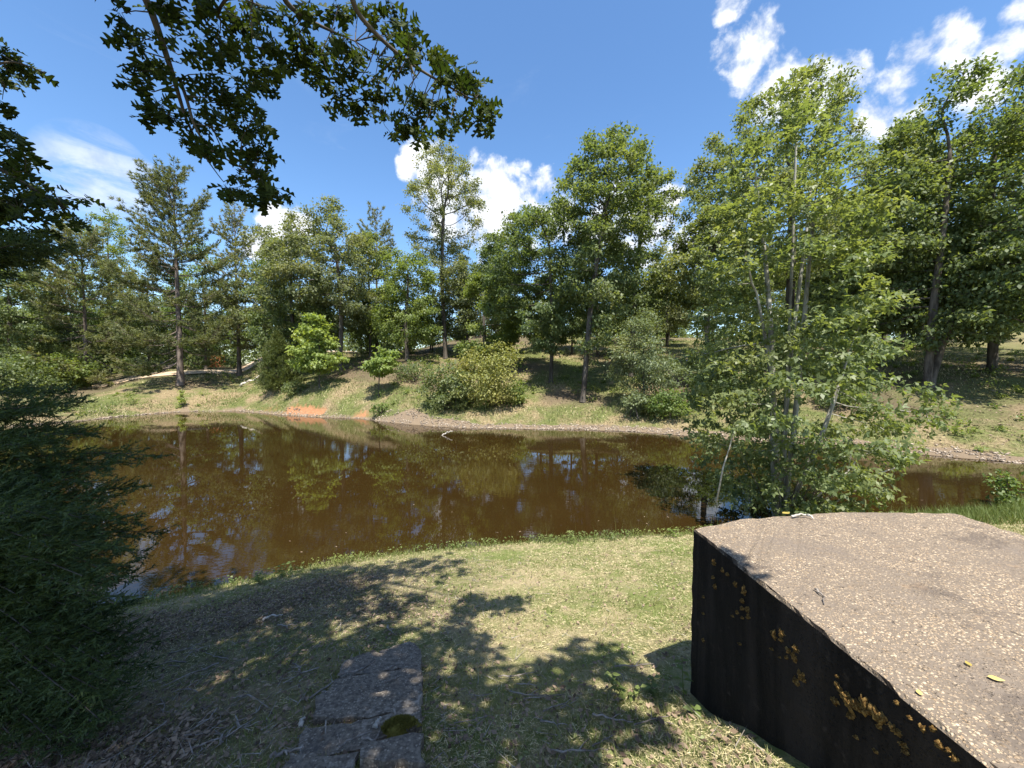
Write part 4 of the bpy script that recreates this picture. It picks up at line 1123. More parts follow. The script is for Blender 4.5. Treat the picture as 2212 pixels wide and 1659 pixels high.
    b.blades(np.stack([x2[q], y2[q], z2[q] - .005], 1), nrm(np.stack([g.normal(size=q.sum()) * .4, g.normal(size=q.sum()) * .4, np.ones(q.sum())], 1)), g.uniform(.10, .30, q.sum()), .012)
    # broad little weed leaves in it
    m = 2600; i = g.integers(0, n, m); P = np.stack([x[i], y[i], z[i] + g.uniform(.03, .14, m)], 1)
    b.leaves(P, nrm(np.array([0, 0, 1.]) + g.normal(size=(m, 3)) * .4), g.normal(size=(m, 3)) * [1, 1, .3], g.uniform(.025, .05, m), g.uniform(.015, .03, m))
    o = link('shore_grass', b.mesh('shore_grass', M_GRASS)); tag(o, 'taller fresh grass and weeds fringing the near water edge', 'grass', kind='stuff')
near_cover()

def far_cover():
    g = rng(311)
    x = g.uniform(-45, 34, 300000); y = g.uniform(9, 46, 300000)
    z, sw, wn, cl, rd = ground(x, y, True)
    az = x / y
    den = sst(noise2(x, y, .45, 51), .34, .6) * .8 + .12
    den *= 1 - .85 * sst(noise2(x, y, .30, 25), .50, .64) * sst(sw, 2.5, 4.5)
    den = np.where((sw > .9) & (sw < 3) & (az > -.3), 1.0, den)
    den = np.where(sw < np.where(az > -.35, .95, .25), .04, den); den = np.where(cl * (sw < 1.05) > .3, 0, den)
    ok = (wn < .4) & (sw > .05) & (np.abs(az) < 1.5) & (rd > 2.0) & (g.random(len(x)) < den) & (g.random(len(x)) < np.clip(26 / y, 0, 1) ** 1.2)
    x, y, z, sw = x[ok], y[ok], z[ok], sw[ok]; n = len(x)
    strw = (noise2(x, y, .4, 52) + g.normal(size=n) * .2) > .62
    A = nrm(np.stack([g.normal(size=n) * .45, g.normal(size=n) * .45, np.ones(n)], 1)); L = g.uniform(.07, .20, n) * np.clip(y / 20, .6, 1.15) * np.where(sw < 3, 1.15, .85); Wd = g.uniform(.020, .036, n) * np.clip(y / 22, .5, 1.5)
    P = np.stack([x, y, z - .01], 1)
    b = MB(); b.blades(P[~strw], A[~strw], L[~strw], Wd[~strw])
    o = link('bank_grass', b.mesh('bank_grass', M_GRASS)); tag(o, 'rough green grass growing over the far bank', 'grass', kind='stuff')
    b = MB(); b.blades(P[strw], A[strw], L[strw] * .9, Wd[strw])
    o = link('dry_bank_grass', b.mesh('dry_bank_grass', M_STRAW)); tag(o, 'dry tan grass mixed in patches over the far bank', 'grass', kind='stuff')
    # pebbles on the far waterline
    n = 60000; k = g.integers(0, len(FAR) - 1, n); f = g.random(n)[:, None]; q = FAR[k] + (FAR[k + 1] - FAR[k]) * f + g.normal(size=(n, 2)) * .6
    z, sw, wn, cl, rd = ground(q[:, 0], q[:, 1], True); swg = sw + (noise2(q[:, 0], q[:, 1], .7, 61) - .5) * .7; ok = (sw > -.03) & (swg < np.where(q[:, 0] > -8, .95, .3)) & (g.random(n) < .2) & (noise2(q[:, 0], q[:, 1], 3.1, 63) > .36)
    q = q[ok]; z = z[ok]; n = len(q); s = g.uniform(.02, .075, n)
    oct_ = np.array([[1, 0, 0], [0, 1, 0], [-1, 0, 0], [0, -1, 0], [0, 0, .6], [0, 0, -.6]]); F = np.array([[0, 1, 4], [1, 2, 4], [2, 3, 4], [3, 0, 4], [1, 0, 5], [2, 1, 5], [3, 2, 5], [0, 3, 5]])
    V = np.stack([q[:, 0], q[:, 1], z + .01], 1)[:, None] + oct_[None] * s[:, None, None] * g.uniform(.6, 1.3, (n, 6, 1))
    b = MB(); b.add(V.reshape(-1, 3), (F[None] + np.arange(n)[:, None, None] * 6).reshape(-1, 3))
    o = link('shore_pebbles', b.mesh('shore_pebbles', M_STONE)); tag(o, 'pebbles and leaf scraps along the far waterline', 'pebbles', kind='stuff')
far_cover()

def bank_weeds():
    g = rng(321); b = MB(); n = 2600
    x = g.uniform(-40, 32, n); y = g.uniform(10, 44, n); z, sw, wn, cl, rd = ground(x, y, True)
    nz = noise2(x, y, .38, 81)
    ok = (wn < .3) & (sw > .7) & (np.abs(x / y) < 1.45) & (rd > 2.2) & (cl < .4) & (g.random(n) < np.clip((nz - .40) * 3.2, 0.02, 1))
    x, y, z = x[ok], y[ok], z[ok]; n = len(x); m = 34
    hgt = g.uniform(.12, .55, n) * np.where(g.random(n) < .12, 2.2, 1); wd = hgt * g.uniform(.5, 1.0, n)
    u = nrm(g.normal(size=(n, m, 3))) * g.random((n, m, 1)) ** .45
    P = np.stack([x[:, None] + u[..., 0] * wd[:, None], y[:, None] + u[..., 1] * wd[:, None], z[:, None] + (u[..., 2] * .5 + .5) * hgt[:, None]], -1).reshape(-1, 3)
    L = .13 * g.uniform(.6, 1.3, len(P)); b.leaves(P, nrm(np.array([0, -.1, .9]) + g.normal(size=P.shape) * .45), g.normal(size=P.shape) + [0, 0, -.2], L, L * .55)
    o = link('bank_weeds', b.mesh('bank_weeds', M_LIME)); tag(o, 'low leafy weeds scattered over the far bank', 'weeds', kind='stuff')
    n = 60000; x = g.uniform(-30, 32, n); y = g.uniform(10, 44, n); z, sw, wn, cl, rd = ground(x, y, True)
    ok = (wn < .3) & (sw > .8) & (np.abs(x / y) < 1.45) & (rd > 2.0) & (g.random(n) < np.maximum(sst(noise2(x, y, .30, 25), .44, .60), .7 * sst(x / y, .5, .8)) * .5)
    x, y, z = x[ok], y[ok], z[ok]; n = len(x); L = g.uniform(.05, .14, n)
    b = MB(); b.leaves(np.stack([x, y, z + .02], 1), nrm(np.array([0, 0, 1.]) + g.normal(size=(n, 3)) * .4), g.normal(size=(n, 3)) * [1, 1, .2], L, L * .6)
    o = link('bank_leaf_litter', b.mesh('bank_leaf_litter', M_LITTER)); tag(o, 'brown dead leaves lying under the trees of the far bank', 'leaf litter', kind='stuff')
bank_weeds()

def floating():
    g = rng(331); n = 4000; x = g.uniform(-9, 12, n); y = g.uniform(3, 14, n); z, sw, wn, cl, rd = ground(x, y, True)
    ok = (sw < -.05) & (sw > -3.5) & (g.random(n) < .16 * np.exp(sw * 1.1) + .012); x, y = x[ok], y[ok]; n = len(x)
    P = np.stack([x, y, np.full(n, .004)], 1); A = g.normal(size=(n, 3)) * [1, 1, 0]; L = g.uniform(.025, .06, n)
    b = MB(); b.leaves(P, np.tile([0, 0, 1.], (n, 1)), A, L, L * .5, droop=-.02)
    o = link('floating_leaves', b.mesh('floating_leaves', M_LITTER)); tag(o, 'small dead leaves floating on the brown water near the shore', 'floating leaves', kind='stuff')
floating()


# ------------------------------------------------------------------ near cedar on the left
def cedar():
    base = np.array([-4.25, 2.75, 0]); base[2] = gz(base[0], base[1])
    o = thing('cedar_tree', 'dark feathery cedar crowding the left foreground beside the water', 'tree', base)
    g = rng(401); wd = MB(); P2 = []; A2 = []; L2 = []
    H = 6.2
    f = np.linspace(0, 1, 10); wd.tube(np.stack([.1 * np.sin(f * 4), .08 * np.cos(f * 5), f * H], 1), .13 * (1 - f * .9), 7, False)
    tips = [(178, 868, 2.9), (150, 850, 3.2), (110, 880, 2.6), (205, 938, 2.8), (165, 925, 3.0), (120, 960, 2.5), (335, 984, 2.75), (280, 1000, 2.9), (240, 1010, 2.6), (305, 1050, 2.9), (268, 1075, 2.5), (200, 1040, 2.4),
            (345, 1150, 2.8), (300, 1130, 2.5), (318, 1195, 2.7), (262, 1160, 2.4), (230, 1200, 2.2), (300, 1245, 2.8), (280, 1225, 2.5), (210, 1265, 2.3), (285, 1305, 2.75), (250, 1330, 2.5), (180, 1290, 2.1),
            (340, 1390, 2.6), (300, 1370, 2.4), (320, 1440, 2.4), (260, 1420, 2.2), (290, 1480, 2.2), (230, 1470, 2.0), (255, 1540, 2.1), (200, 1560, 2.0), (150, 1520, 1.9), (170, 1610, 1.9), (110, 1600, 1.8), (120, 1440, 1.9), (110, 1350, 2.0), (120, 1250, 2.1), (130, 1150, 2.2), (100, 1060, 2.3), (60, 960, 2.4), (50, 1500, 1.8), (40, 1400, 1.9), (60, 1640, 1.75), (210, 1630, 1.95),
            (30, 900, 2.7), (40, 1180, 2.1), (50, 1290, 2.0), (70, 1100, 2.2), (20, 1050, 2.3), (150, 1380, 2.2), (160, 1220, 2.4), (200, 1150, 2.6), (160, 1090, 2.7), (250, 1250, 2.6), (200, 1350, 2.4), (200, 1440, 2.3), (150, 1010, 2.8),
            *[(30 + 37 * (q % 7), 1120 + 62 * (q // 7), 1.75 + .09 * ((q * 5) % 9)) for q in range(56)], (148, 540, 2.7), (110, 520, 2.5), (70, 560, 2.6), (50, 525, 2.4), (100, 555, 2.9)]
    n_in = len(tips)
    tipw = [world_pt(*t) for t in tips]
    for k in range(60):                              # boughs on the hidden sides
        a = g.uniform(2.3, 4.9); h = g.uniform(.4, 5.6); rr = 1.7 * (1 - h / 6.4) + .25
        tipw.append(base + np.array([math.cos(a) * rr, math.sin(a) * rr, h]))
    for k, tw in enumerate(tipw):
        tl = tw - base; rad = math.hypot(tl[0], tl[1])
        z0 = min(H * .93, max(.12, tl[2] - .18 * rad + g.normal() * .08))
        b0 = np.array([0, 0, z0]); mdl = (b0 + tl) / 2 + np.array([0, 0, .10 * rad])
        u = np.linspace(0, 1, 9)[:, None]; pts = (1 - u) ** 2 * b0 + 2 * u * (1 - u) * mdl + u * u * tl
        wd.tube(pts, np.linspace(.012, .002, 9), 4, False)
        ax = nrm(tl - b0); sd = nrm(np.cross(ax, [0, 0, 1.])); upv = np.cross(sd, ax)
        ns = 46 if k < n_in else 22
        for j in range(ns):
            w = .30 + .70 * (j + g.random()) / ns
            p0 = np.array([np.interp(w, u[:, 0], pts[:, c]) for c in range(3)])
            s = 1 if j % 2 else -1
            ln = (.07 + .26 * (1 - w) * min(1, rad)) * g.uniform(.6, 1.2) + .03
            dr = nrm(ax * .85 + sd * s * g.uniform(.4, 1.0) + upv * g.normal() * .45)
            m = max(5, int(ln / .009)); q = (np.arange(m) + g.random(m)) / m
            pp = p0 + dr * (q * ln)[:, None]
            ss = np.where(np.arange(m) % 2, 1., -1.)
            s2 = nrm(np.cross(dr, upv))
            aa = nrm(dr * .9 + s2 * ss[:, None] * .75 + g.normal(size=(m, 3)) * .35)
            P2.append(pp); A2.append(aa); L2.append(g.uniform(.022, .055, m) * (1.15 - .5 * q))
            # second order sprigs
            for e in range(3):
                v = g.uniform(.15, .85); pe = p0 + dr * ln * v; de = nrm(dr + s2 * (1 if e % 2 else -1) * .8 + g.normal(size=3) * .3); le = ln * .45
                m2 = max(4, int(le / .011)); q2 = (np.arange(m2) + g.random(m2)) / m2
                P2.append(pe + de * (q2 * le)[:, None]); A2.append(nrm(de + g.normal(size=(m2, 3)) * .55)); L2.append(g.uniform(.02, .045, m2))
    P2 = np.concatenate(P2); A2 = np.concatenate(A2); L2 = np.concatenate(L2)
    nd = MB(); nd.blades(P2, A2, L2, .0085)
    link('trunk', wd.mesh('trunk', M_BARK, True), o); link('crown', nd.mesh('crown', M_CEDAR), o)
cedar()


# ------------------------------------------------------------------ the oak overhead
def oak_leaf_mesh():
    """deeply lobed leaf, 1 unit long"""
    half = [(0, .012), (.16, .02), (.22, .055), (.30, .20), (.40, .25), (.385, .15), (.40, .06), (.47, .075), (.58, .30), (.70, .36), (.675, .23), (.64, .085), (.74, .10), (.88, .24), (.96, .23), (.88, .09), (1.06, .0)]
    V = []; 
    for y, x in half:
        V.append((y, x, abs(x) * .35 - .16 * y * y)); 
    n = len(half)
    for y, x in half[1:-1]:
        V.append((y, -x, abs(x) * .35 - .16 * y * y))
    cl = [(y, 0, -.16 * y * y) for y, x in half]     # midrib
    o = len(V); V += cl
    T = []
    for i in range(n - 1):
        a, b = i, i + 1; ma, mb = o + i, o + i + 1
        T += [(ma, b, a), (ma, mb, b)] if i < n - 2 else [(ma, b, a)]
    def lf(i): return 0 if i == 0 else (n - 1 if i == n - 1 else n + i - 1)
    for i in range(n - 1):
        a, b = lf(i), lf(i + 1); ma, mb = o + i, o + i + 1
        T += [(ma, a, b), (ma, b, mb)] if i < n - 2 else [(ma, a, b)]
    return np.array(V), np.array(T)

def overhead_oak():
    base = np.array([-3.3, -2.6, 0]); base[2] = gz(base[0], base[1])
    o = thing('oak_tree', 'overhanging oak whose deeply lobed dark leaves hang into the top of the view', 'tree', base)
    g = rng(501)
    def lim(pts, r0, r1, sides=6, name='limb'):
        pts = np.array(pts, float) - base
        k = len(pts); tt = np.linspace(0, k - 1, k * 5); sm = np.stack([np.interp(tt, np.arange(k), pts[:, c]) for c in range(3)], 1)
        for _ in range(4): sm[1:-1] = (sm[:-2] + sm[2:] + 2 * sm[1:-1]) / 4
        b = MB(); b.tube(sm, np.linspace(r0, r1, len(sm)), sides); link(name, b.mesh(name, M_BARK, True), o)
        return sm + base
    top = np.array([-2.9, -2.2, 9.5])
    lim([base + [0, 0, -.2], base + [.05, 0, 1.5], base + [.1, .1, 3.5], base + [.25, .25, 5.5], top], .30, .12, 10, 'trunk')
    def W3(l): return [world_pt(*q) for q in l]
    def cr(cx, cy, d=2.8): return world_pt((400 + cx * .7233) * .5486, cy * .7233 * .5486, d)
    fork = base + np.array([.15, .15, 4.2])
    LA = lim([fork, (-2.9, .2, 5.9), (-2.6, 1.6, 6.1), cr(230, -60, 2.6), cr(320, 200, 2.7), cr(385, 400, 2.8), cr(420, 520, 2.85), cr(460, 650, 2.9), cr(545, 830, 3.0), cr(640, 960, 3.0)], .032, .003)
    LA2 = lim([cr(425, 430, 2.82), cr(470, 560, 2.8), cr(500, 680, 2.8), cr(580, 810, 2.85), cr(720, 890, 2.9), cr(850, 960, 3.0), cr(960, 1050, 3.0)], .012, .003, 5, 'branch')
    LB = lim([fork + [0, 0, .6], (-2.2, .4, 6.6), (-1.5, 1.8, 6.4), cr(960, -20, 2.5), cr(1090, 90, 2.7), cr(1230, 160, 2.8), cr(1380, 225, 2.9)], .034, .004)
    LC = lim([fork + [0, 0, .9], (-1.8, .5, 6.9), (-.9, 1.7, 6.5), cr(1340, -10, 2.5), cr(1430, 120, 2.6), cr(1560, 250, 2.7), cr(1700, 360, 2.8), cr(1850, 450, 2.9), cr(2050, 560, 3.0), cr(2140, 590, 3.05)], .026, .002)
    LD = lim([cr(960, -20, 2.5), cr(700, -40, 2.6), cr(620, 80, 2.7), cr(700, 170, 2.8), cr(760, 270, 2.9)], .014, .003, 5, 'branch')
    LE = lim([fork + [0, 0, -.3], (-4.0, .0, 4.6), (-4.1, 1.5, 4.6), world_pt(-60, 330, 2.8), world_pt(60, 400, 2.9), world_pt(140, 450, 3.0)], .035, .004)
    LF = lim([(-4.1, 1.5, 4.6), world_pt(-60, 150, 2.7), world_pt(30, 130, 2.8), world_pt(90, 155, 2.9)], .015, .003, 5, 'branch')
    limbs = [LA, LA2, LB, LC, LD, LE, LF]
    CL = [(110, 70, 55), (200, 230, 75), (170, 200, 45), (180, 390, 50), (250, 340, 80), (220, 480, 95), (300, 560, 90), (290, 650, 60), (360, 620, 50), (360, 100, 75), (380, 60, 60), (330, 20, 80), (390, 320, 110), (450, 430, 100), (520, 280, 100), (600, 250, 70), (630, 190, 50), (600, 400, 120), (720, 260, 60),
          (660, 500, 110), (740, 560, 110), (820, 500, 60), (850, 600, 65), (780, 660, 90), (640, 640, 90), (560, 600, 70), (540, 720, 70), (650, 760, 80), (820, 780, 90), (890, 730, 50), (880, 830, 55), (840, 890, 50), (700, 970, 55), (760, 1010, 60), (850, 960, 70), (900, 1040, 75), (970, 1060, 50), (790, 1040, 40), (510, 780, 40), (560, 820, 30),
          (500, 40, 100), (620, 50, 100), (760, 110, 100), (720, 40, 100), (820, 230, 110), (880, 330, 100), (900, 420, 60), (870, 150, 70), (940, 200, 70), (960, 300, 60), (860, 40, 90), (960, 60, 60), (1080, 340, 65), (1090, 270, 60), (1050, 160, 65), (1120, 200, 60), (1140, 50, 70), (1250, 40, 60), (1200, 320, 50), (1230, 250, 50),
          (1400, 50, 90), (1330, 240, 70), (1240, 420, 80), (1290, 540, 80), (1350, 570, 60), (1300, 350, 80), (1420, 330, 100), (1400, 440, 90), (1490, 420, 110), (1480, 560, 70), (1520, 630, 60), (1560, 520, 90), (1510, 90, 100), (1590, 30, 55), (1560, 200, 90), (1640, 180, 70), (1700, 200, 70), (1740, 270, 70), (1620, 320, 90), (1690, 420, 100), (1640, 600, 80), (1720, 640, 80),
          (1730, 740, 50), (1620, 690, 50), (1780, 520, 100), (1830, 400, 80), (1850, 300, 50), (1890, 330, 40), (1780, 580, 60), (1870, 560, 90), (1950, 520, 80), (1900, 640, 55), (1970, 640, 60), (2000, 420, 55), (2040, 450, 40), (2060, 570, 50), (2080, 640, 45), (2120, 590, 40), (1940, 420, 50)]
    C3 = []
    for cx, cy, pr in CL: C3.append((cr(cx, cy, 2.80 + g.normal() * .16 + .00012 * cx), pr * .7233 * .5486 / FPX * 2.85))
    for x, y, pr in [(15, 105, 32), (45, 140, 32), (75, 155, 24), (20, 160, 25), (5, 215, 22), (10, 290, 35), (30, 320, 40), (55, 370, 45), (25, 390, 55), (80, 420, 50), (40, 450, 55), (115, 430, 40), (140, 455, 30), (100, 475, 35), (20, 490, 50), (60, 495, 35), (-40, 430, 70), (-40, 320, 60), (-30, 150, 50), (15, 440, 50), (70, 460, 40), (5, 350, 45)]:
        C3.append((world_pt(x, y, 2.9 + g.normal() * .15), pr / FPX * 2.9))
    LV, LT = oak_leaf_mesh()
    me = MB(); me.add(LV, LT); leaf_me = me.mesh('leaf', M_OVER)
    frames = []; twigs = MB(); pool = np.concatenate(limbs)
    for c, rr in C3:
        c = c + 0.0
        j = np.argmin(np.linalg.norm(pool - c, axis=1)); a = pool[j]
        if np.linalg.norm(a - c) < 1.1:
            mid = (a + c) / 2 + g.normal(size=3) * .03
            twigs.tube(np.array([a, mid, c]) - base, [.0045, .0035, .002], 4, False)
        nw = max(3, int((rr / .085) ** 2 * 1.55))
        for w in range(nw):                                   # whorls of leaves at twig ends
            q = c + g.normal(size=3) * rr * np.array([.42, .5, .42])
            if g.random() < .5: twigs.tube(np.array([c, (c + q) / 2 + g.normal(size=3) * .01, q]) - base, [.002, .0017, .0014], 3, False)
            m = g.integers(4, 7)
            ang0 = g.uniform(0, 6.28)
            for e in range(m):
                th = ang0 + e * 2.4 + g.normal() * .3
                ax = nrm(np.array([math.cos(th), math.sin(th) * .9, -.6 + g.normal() * .4]))
                up = nrm(np.array([0, 0, 1.]) + g.normal(size=3) * .45)
                frames.append((q, ax, up, g.uniform(.07, .135)))
    # the canopy out of view above and behind, which shades the foreground
    SH = []
    def shade_at(xd, yd, rad, hgt):
        gp = cast(xd, yd); k = hgt / SUN_TO[2]; SH.append((gp + SUN_TO * k, rad))
    for xd, yd, rad, h in [(1260, 1425, .16, 4.6), (1330, 1450, .18, 4.4), (1400, 1480, .12, 4.5), (1440, 1490, .07, 4.4), (1200, 1460, .2, 4.8), (1120, 1500, .25, 4.7), (1040, 1560, .25, 4.6), (1180, 1560, .25, 4.5), (1280, 1550, .15, 4.5), (1100, 1620, .22, 4.6), (1230, 1620, .2, 4.6), (960, 1480, .28, 4.8),
                              (960, 1380, .22, 4.9), (1040, 1400, .16, 4.8), (860, 1440, .3, 4.9), (760, 1500, .3, 4.8), (700, 1440, .3, 5), (820, 1560, .25, 4.8), (900, 1600, .25, 4.8), (640, 1560, .3, 4.8), (560, 1480, .35, 4.9), (480, 1560, .35, 4.8), (450, 1440, .35, 5), (380, 1620, .3, 4.8), (600, 1400, .35, 5.1), (720, 1640, .25, 4.6), (560, 1640, .3, 4.6), (300, 1560, .3, 4.7), (330, 1450, .4, 4.8),
                              (800, 1380, .3, 5.1), (680, 1340, .35, 5.2), (540, 1340, .4, 5.2), (420, 1350, .4, 5.2), (1000, 1330, .2, 5.0), (1370, 1570, .12, 4.4), (1000, 1640, .2, 4.6),
                              (1075, 1305, .16, 4.8), (1120, 1297, .09, 4.8), (1030, 1300, .16, 4.9), (620, 1290, .4, 5.4), (750, 1290, .3, 5.4), (850, 1310, .25, 5.3)]:
        shade_at(xd, yd, rad, h)
    for k in range(34):
        q = np.array([g.uniform(-4.6, -2.5), g.uniform(1.4, 3.8), 2.2]); SH.append((q + SUN_TO * (g.uniform(4.2, 6.0) / SUN_TO[2]), g.uniform(.35, .6)))
    for k in range(46):
        a = g.uniform(0, 6.283); q = g.uniform(.8, 4.2)
        pt = np.array([-3.0 + math.cos(a) * q, -2.0 + math.sin(a) * q * .8, g.uniform(6.2, 9.8)])
        if pt[1] < 1.0 and pt[0] < -.4: SH.append((pt, g.uniform(.4, .7)))
    extra = []
    for c, rr in SH:
        nw = int((rr / .13) ** 2 * 7.5) + 3
        for w in range(nw):
            q = c + g.normal(size=3) * rr * np.array([.55, .55, .3])
            for e in range(5):
                th = g.uniform(0, 6.28); ax = nrm(np.array([math.cos(th), math.sin(th), g.normal() * .35])); up = nrm(np.array([0, 0, 1.]) + g.normal(size=3) * .4)
                extra.append((q, ax, up, g.uniform(.09, .15)))
        j = np.argmin(np.linalg.norm(pool - c, axis=1)); a = pool[j] if np.linalg.norm(pool[j] - c) < 2.2 else np.array([top[0], top[1], min(top[2], c[2])])
        twigs.tube(np.array([a, (a + c) / 2 + [0, 0, .1], c]) - base, [.012, .008, .003], 4, False)
    link('twigs', twigs.mesh('twigs', M_BARK, True), o, kind='stuff')
    # 300 leaves that show largest are parts, the rest is one part
    def vis(fr):
        q = fr[0] - EYE; c, s_ = math.cos(PITCH), math.sin(PITCH); fz = q[1] * c - q[2] * s_; uz = q[1] * s_ + q[2] * c
        if fz < .3: return 0
        x = CXP + q[0] / fz * FPX; y = CYP - uz / fz * FPX
        if not (20 < x < 2190 and 20 < y < 900): return 0
        return fr[3] / fz * (1 - .5 * abs(fr[1][1])) * (.35 + abs(nrm(q) @ np.cross(fr[1], nrm(np.cross(fr[2], fr[1])))))
    sc = np.array([vis(f) for f in frames]); order = np.argsort(-sc)
    big = set(order[:300].tolist())
    def basis(fr):
        ax = fr[1]; b_ = nrm(np.cross(fr[2], ax)); n = np.cross(ax, b_)
        return np.stack([ax, b_, n], 1) * fr[3]
    from mathutils import Matrix
    for k in big:
        fr = frames[k]; Mx = basis(fr); m4 = Matrix.Identity(4)
        for a in range(3):
            for c in range(3): m4[a][c] = Mx[a, c]
            m4[a][3] = fr[0][a] - base[a]
        ob = bpy.data.objects.new('leaf', leaf_me); COL.objects.link(ob); ob.parent = o; ob.matrix_local = m4
    rest = [frames[k] for k in range(len(frames)) if k not in big]
    b = MB(); Ms = np.array([basis(f) for f in rest]); Ps = np.array([f[0] for f in rest]) - base
    V = np.einsum('nij,vj->nvi', Ms, LV) + Ps[:, None]; nv = len(LV)
    b.add(V.reshape(-1, 3), (LT[None] + np.arange(len(rest))[:, None, None] * nv).reshape(-1, 3))
    # the upper canopy with simpler blades
    Pe = np.array([f[0] for f in extra]) - base; Ae = np.array([f[1] for f in extra]); Ue = np.array([f[2] for f in extra]); Le = np.array([f[3] for f in extra])
    b.leaves(Pe, Ue, Ae, Le, Le * .5)
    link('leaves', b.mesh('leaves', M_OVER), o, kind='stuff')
overhead_oak()


# ------------------------------------------------------------------ small things
def twig(pts, r, label, group=None, side=True, m=None, name='fallen_twig', seed=1, cat='twig'):
    pts = np.array(pts, float); c = pts[0].copy(); g = rng(seed)
    b = MB(); k = len(pts); tt = np.linspace(0, k - 1, k * 3); sm = np.stack([np.interp(tt, np.arange(k), pts[:, q]) for q in range(3)], 1)
    sm[1:-1] += g.normal(size=(len(sm) - 2, 3)) * r * .5
    b.tube(sm - c, np.linspace(r, r * .45, len(sm)), 5)
    if side:
        a = sm[len(sm) // 2] - c; d = nrm(sm[-1] - sm[0]); s = nrm(np.cross(d, [0, 0, 1.])) * (1 if seed % 2 else -1)
        ln = np.linalg.norm(sm[-1] - sm[0]) * .3; e = a + (d * .6 + s * .7) * ln
        b.tube(np.array([a, (a + e) / 2 + [0, 0, r], e]), [r * .6, r * .5, r * .3], 4)
    o = link(name, b.mesh(name, m or M_TWIG, True), loc=tuple(c)); tag(o, label, cat, group)
    return o

def onstep(cx, cy, h=.055):
    q = cast(*TF3(cx, cy)); return q + np.array([0, 0, h])
twig([onstep(880, 780), onstep(1060, 745), onstep(1200, 680), onstep(1350, 605)], .007, 'long curved pale stick lying across the second step from the water', side=False, seed=2)
twig([onstep(1390, 725), onstep(1470, 670), onstep(1520, 610), onstep(1540, 545)], .006, 'short curved stick pointing up the sunlit patch of a step', side=False, seed=3)
twig([onstep(710, 965), onstep(840, 970), onstep(950, 905)], .006, 'bent twig hanging off the left edge of the middle step', side=True, seed=4)
twig([onstep(1360, 865), onstep(1470, 830), onstep(1540, 780)], .005, 'thin twig across the right part of the middle step', side=False, seed=5)
twig([onstep(1460, 1150), onstep(1475, 1220), onstep(1510, 1290)], .007, 'forked pale twig resting just above the moss cushion', side=True, seed=6)
twig([onstep(755, 1285), onstep(755, 1390), onstep(755, 1480)], .005, 'straight thin twig on the left half of the nearest wide step', side=False, seed=7)
twig([onstep(890, 1560), onstep(1010, 1490), onstep(1230, 1400)], .006, 'long thin twig slanting across the nearest wide step', side=True, seed=8)
twig([onstep(1130, 1470), onstep(1270, 1520)], .007, 'short thick twig below the moss cushion', side=False, seed=9)
twig([onstep(1270, 1520), onstep(1300, 1440), onstep(1330, 1370)], .006, 'thin twig standing against the moss cushion', side=False, seed=10)
twig([onstep(170, 1640, .03), onstep(330, 1590, .03), onstep(520, 1560, .05)], .010, 'grey stick at the lower left corner of the steps', side=True, seed=11)
twig([onstep(490, 1310, .04), onstep(500, 1270, .05), onstep(525, 1230, .04)], .012, 'chunky lichen-covered bark scrap left of the steps', side=False, m=M_DEADW, seed=12, name='bark_piece', cat='bark')
twig([onstep(1260, 1345), onstep(1295, 1310), onstep(1320, 1260)], .011, 'pale flaking bark scrap lying on the nearest wide step', side=False, m=M_DEADW, seed=13, name='bark_piece', cat='bark')
twig([onstep(1400, 200, .03), onstep(1410, 260, .03), onstep(1490, 315, .03)], .008, 'crooked grey twig in the grass above the top step', side=True, seed=14)
twig([onstep(250, 205, .03), onstep(330, 210, .03), onstep(450, 190, .03)], .009, 'stout grey twig in the leaf litter left of the top step', side=True, seed=15)
twig([onstep(90, 160, .03), onstep(160, 110, .04), onstep(250, 110, .04), onstep(300, 85, .03)], .012, 'lichen-crusted branch end lying in the litter by the shore', side=False, m=M_DEADW, seed=16, name='fallen_branch', cat='branch')
gt = random.Random(8)
for k in range(22):
    xd, yd = gt.uniform(330, 690), gt.uniform(1400, 1640); a = cast(xd, yd); th = gt.uniform(0, 6.28); ln = gt.uniform(.12, .34)
    q = [a + np.array([math.cos(th) * ln * f, math.sin(th) * ln * f, 0]) for f in (0, .5, 1)]
    q = [np.array([v[0], v[1], gz(v[0], v[1]) + .022]) for v in q]
    q[1][:2] += np.array([-math.sin(th), math.cos(th)]) * gt.uniform(-.04, .04)
    twig(q, gt.uniform(.004, .007), 'thin bare grey twig lying in the shaded leaf litter left of the steps', 'twigs in the leaf litter left of the steps', seed=30 + k)
for k in range(12):
    xd, yd = gt.uniform(930, 1400), gt.uniform(1400, 1640); a = cast(xd, yd); th = gt.uniform(-.5, .5); ln = gt.uniform(.10, .26)
    q = [a + np.array([math.cos(th) * ln * f, math.sin(th) * ln * f, 0]) for f in (0, .5, 1)]
    q = [np.array([v[0], v[1], gz(v[0], v[1]) + .022]) for v in q]
    twig(q, gt.uniform(.003, .006), 'thin bare twig lying in the shaded grass right of the steps', 'twigs in the grass right of the steps', seed=60 + k)

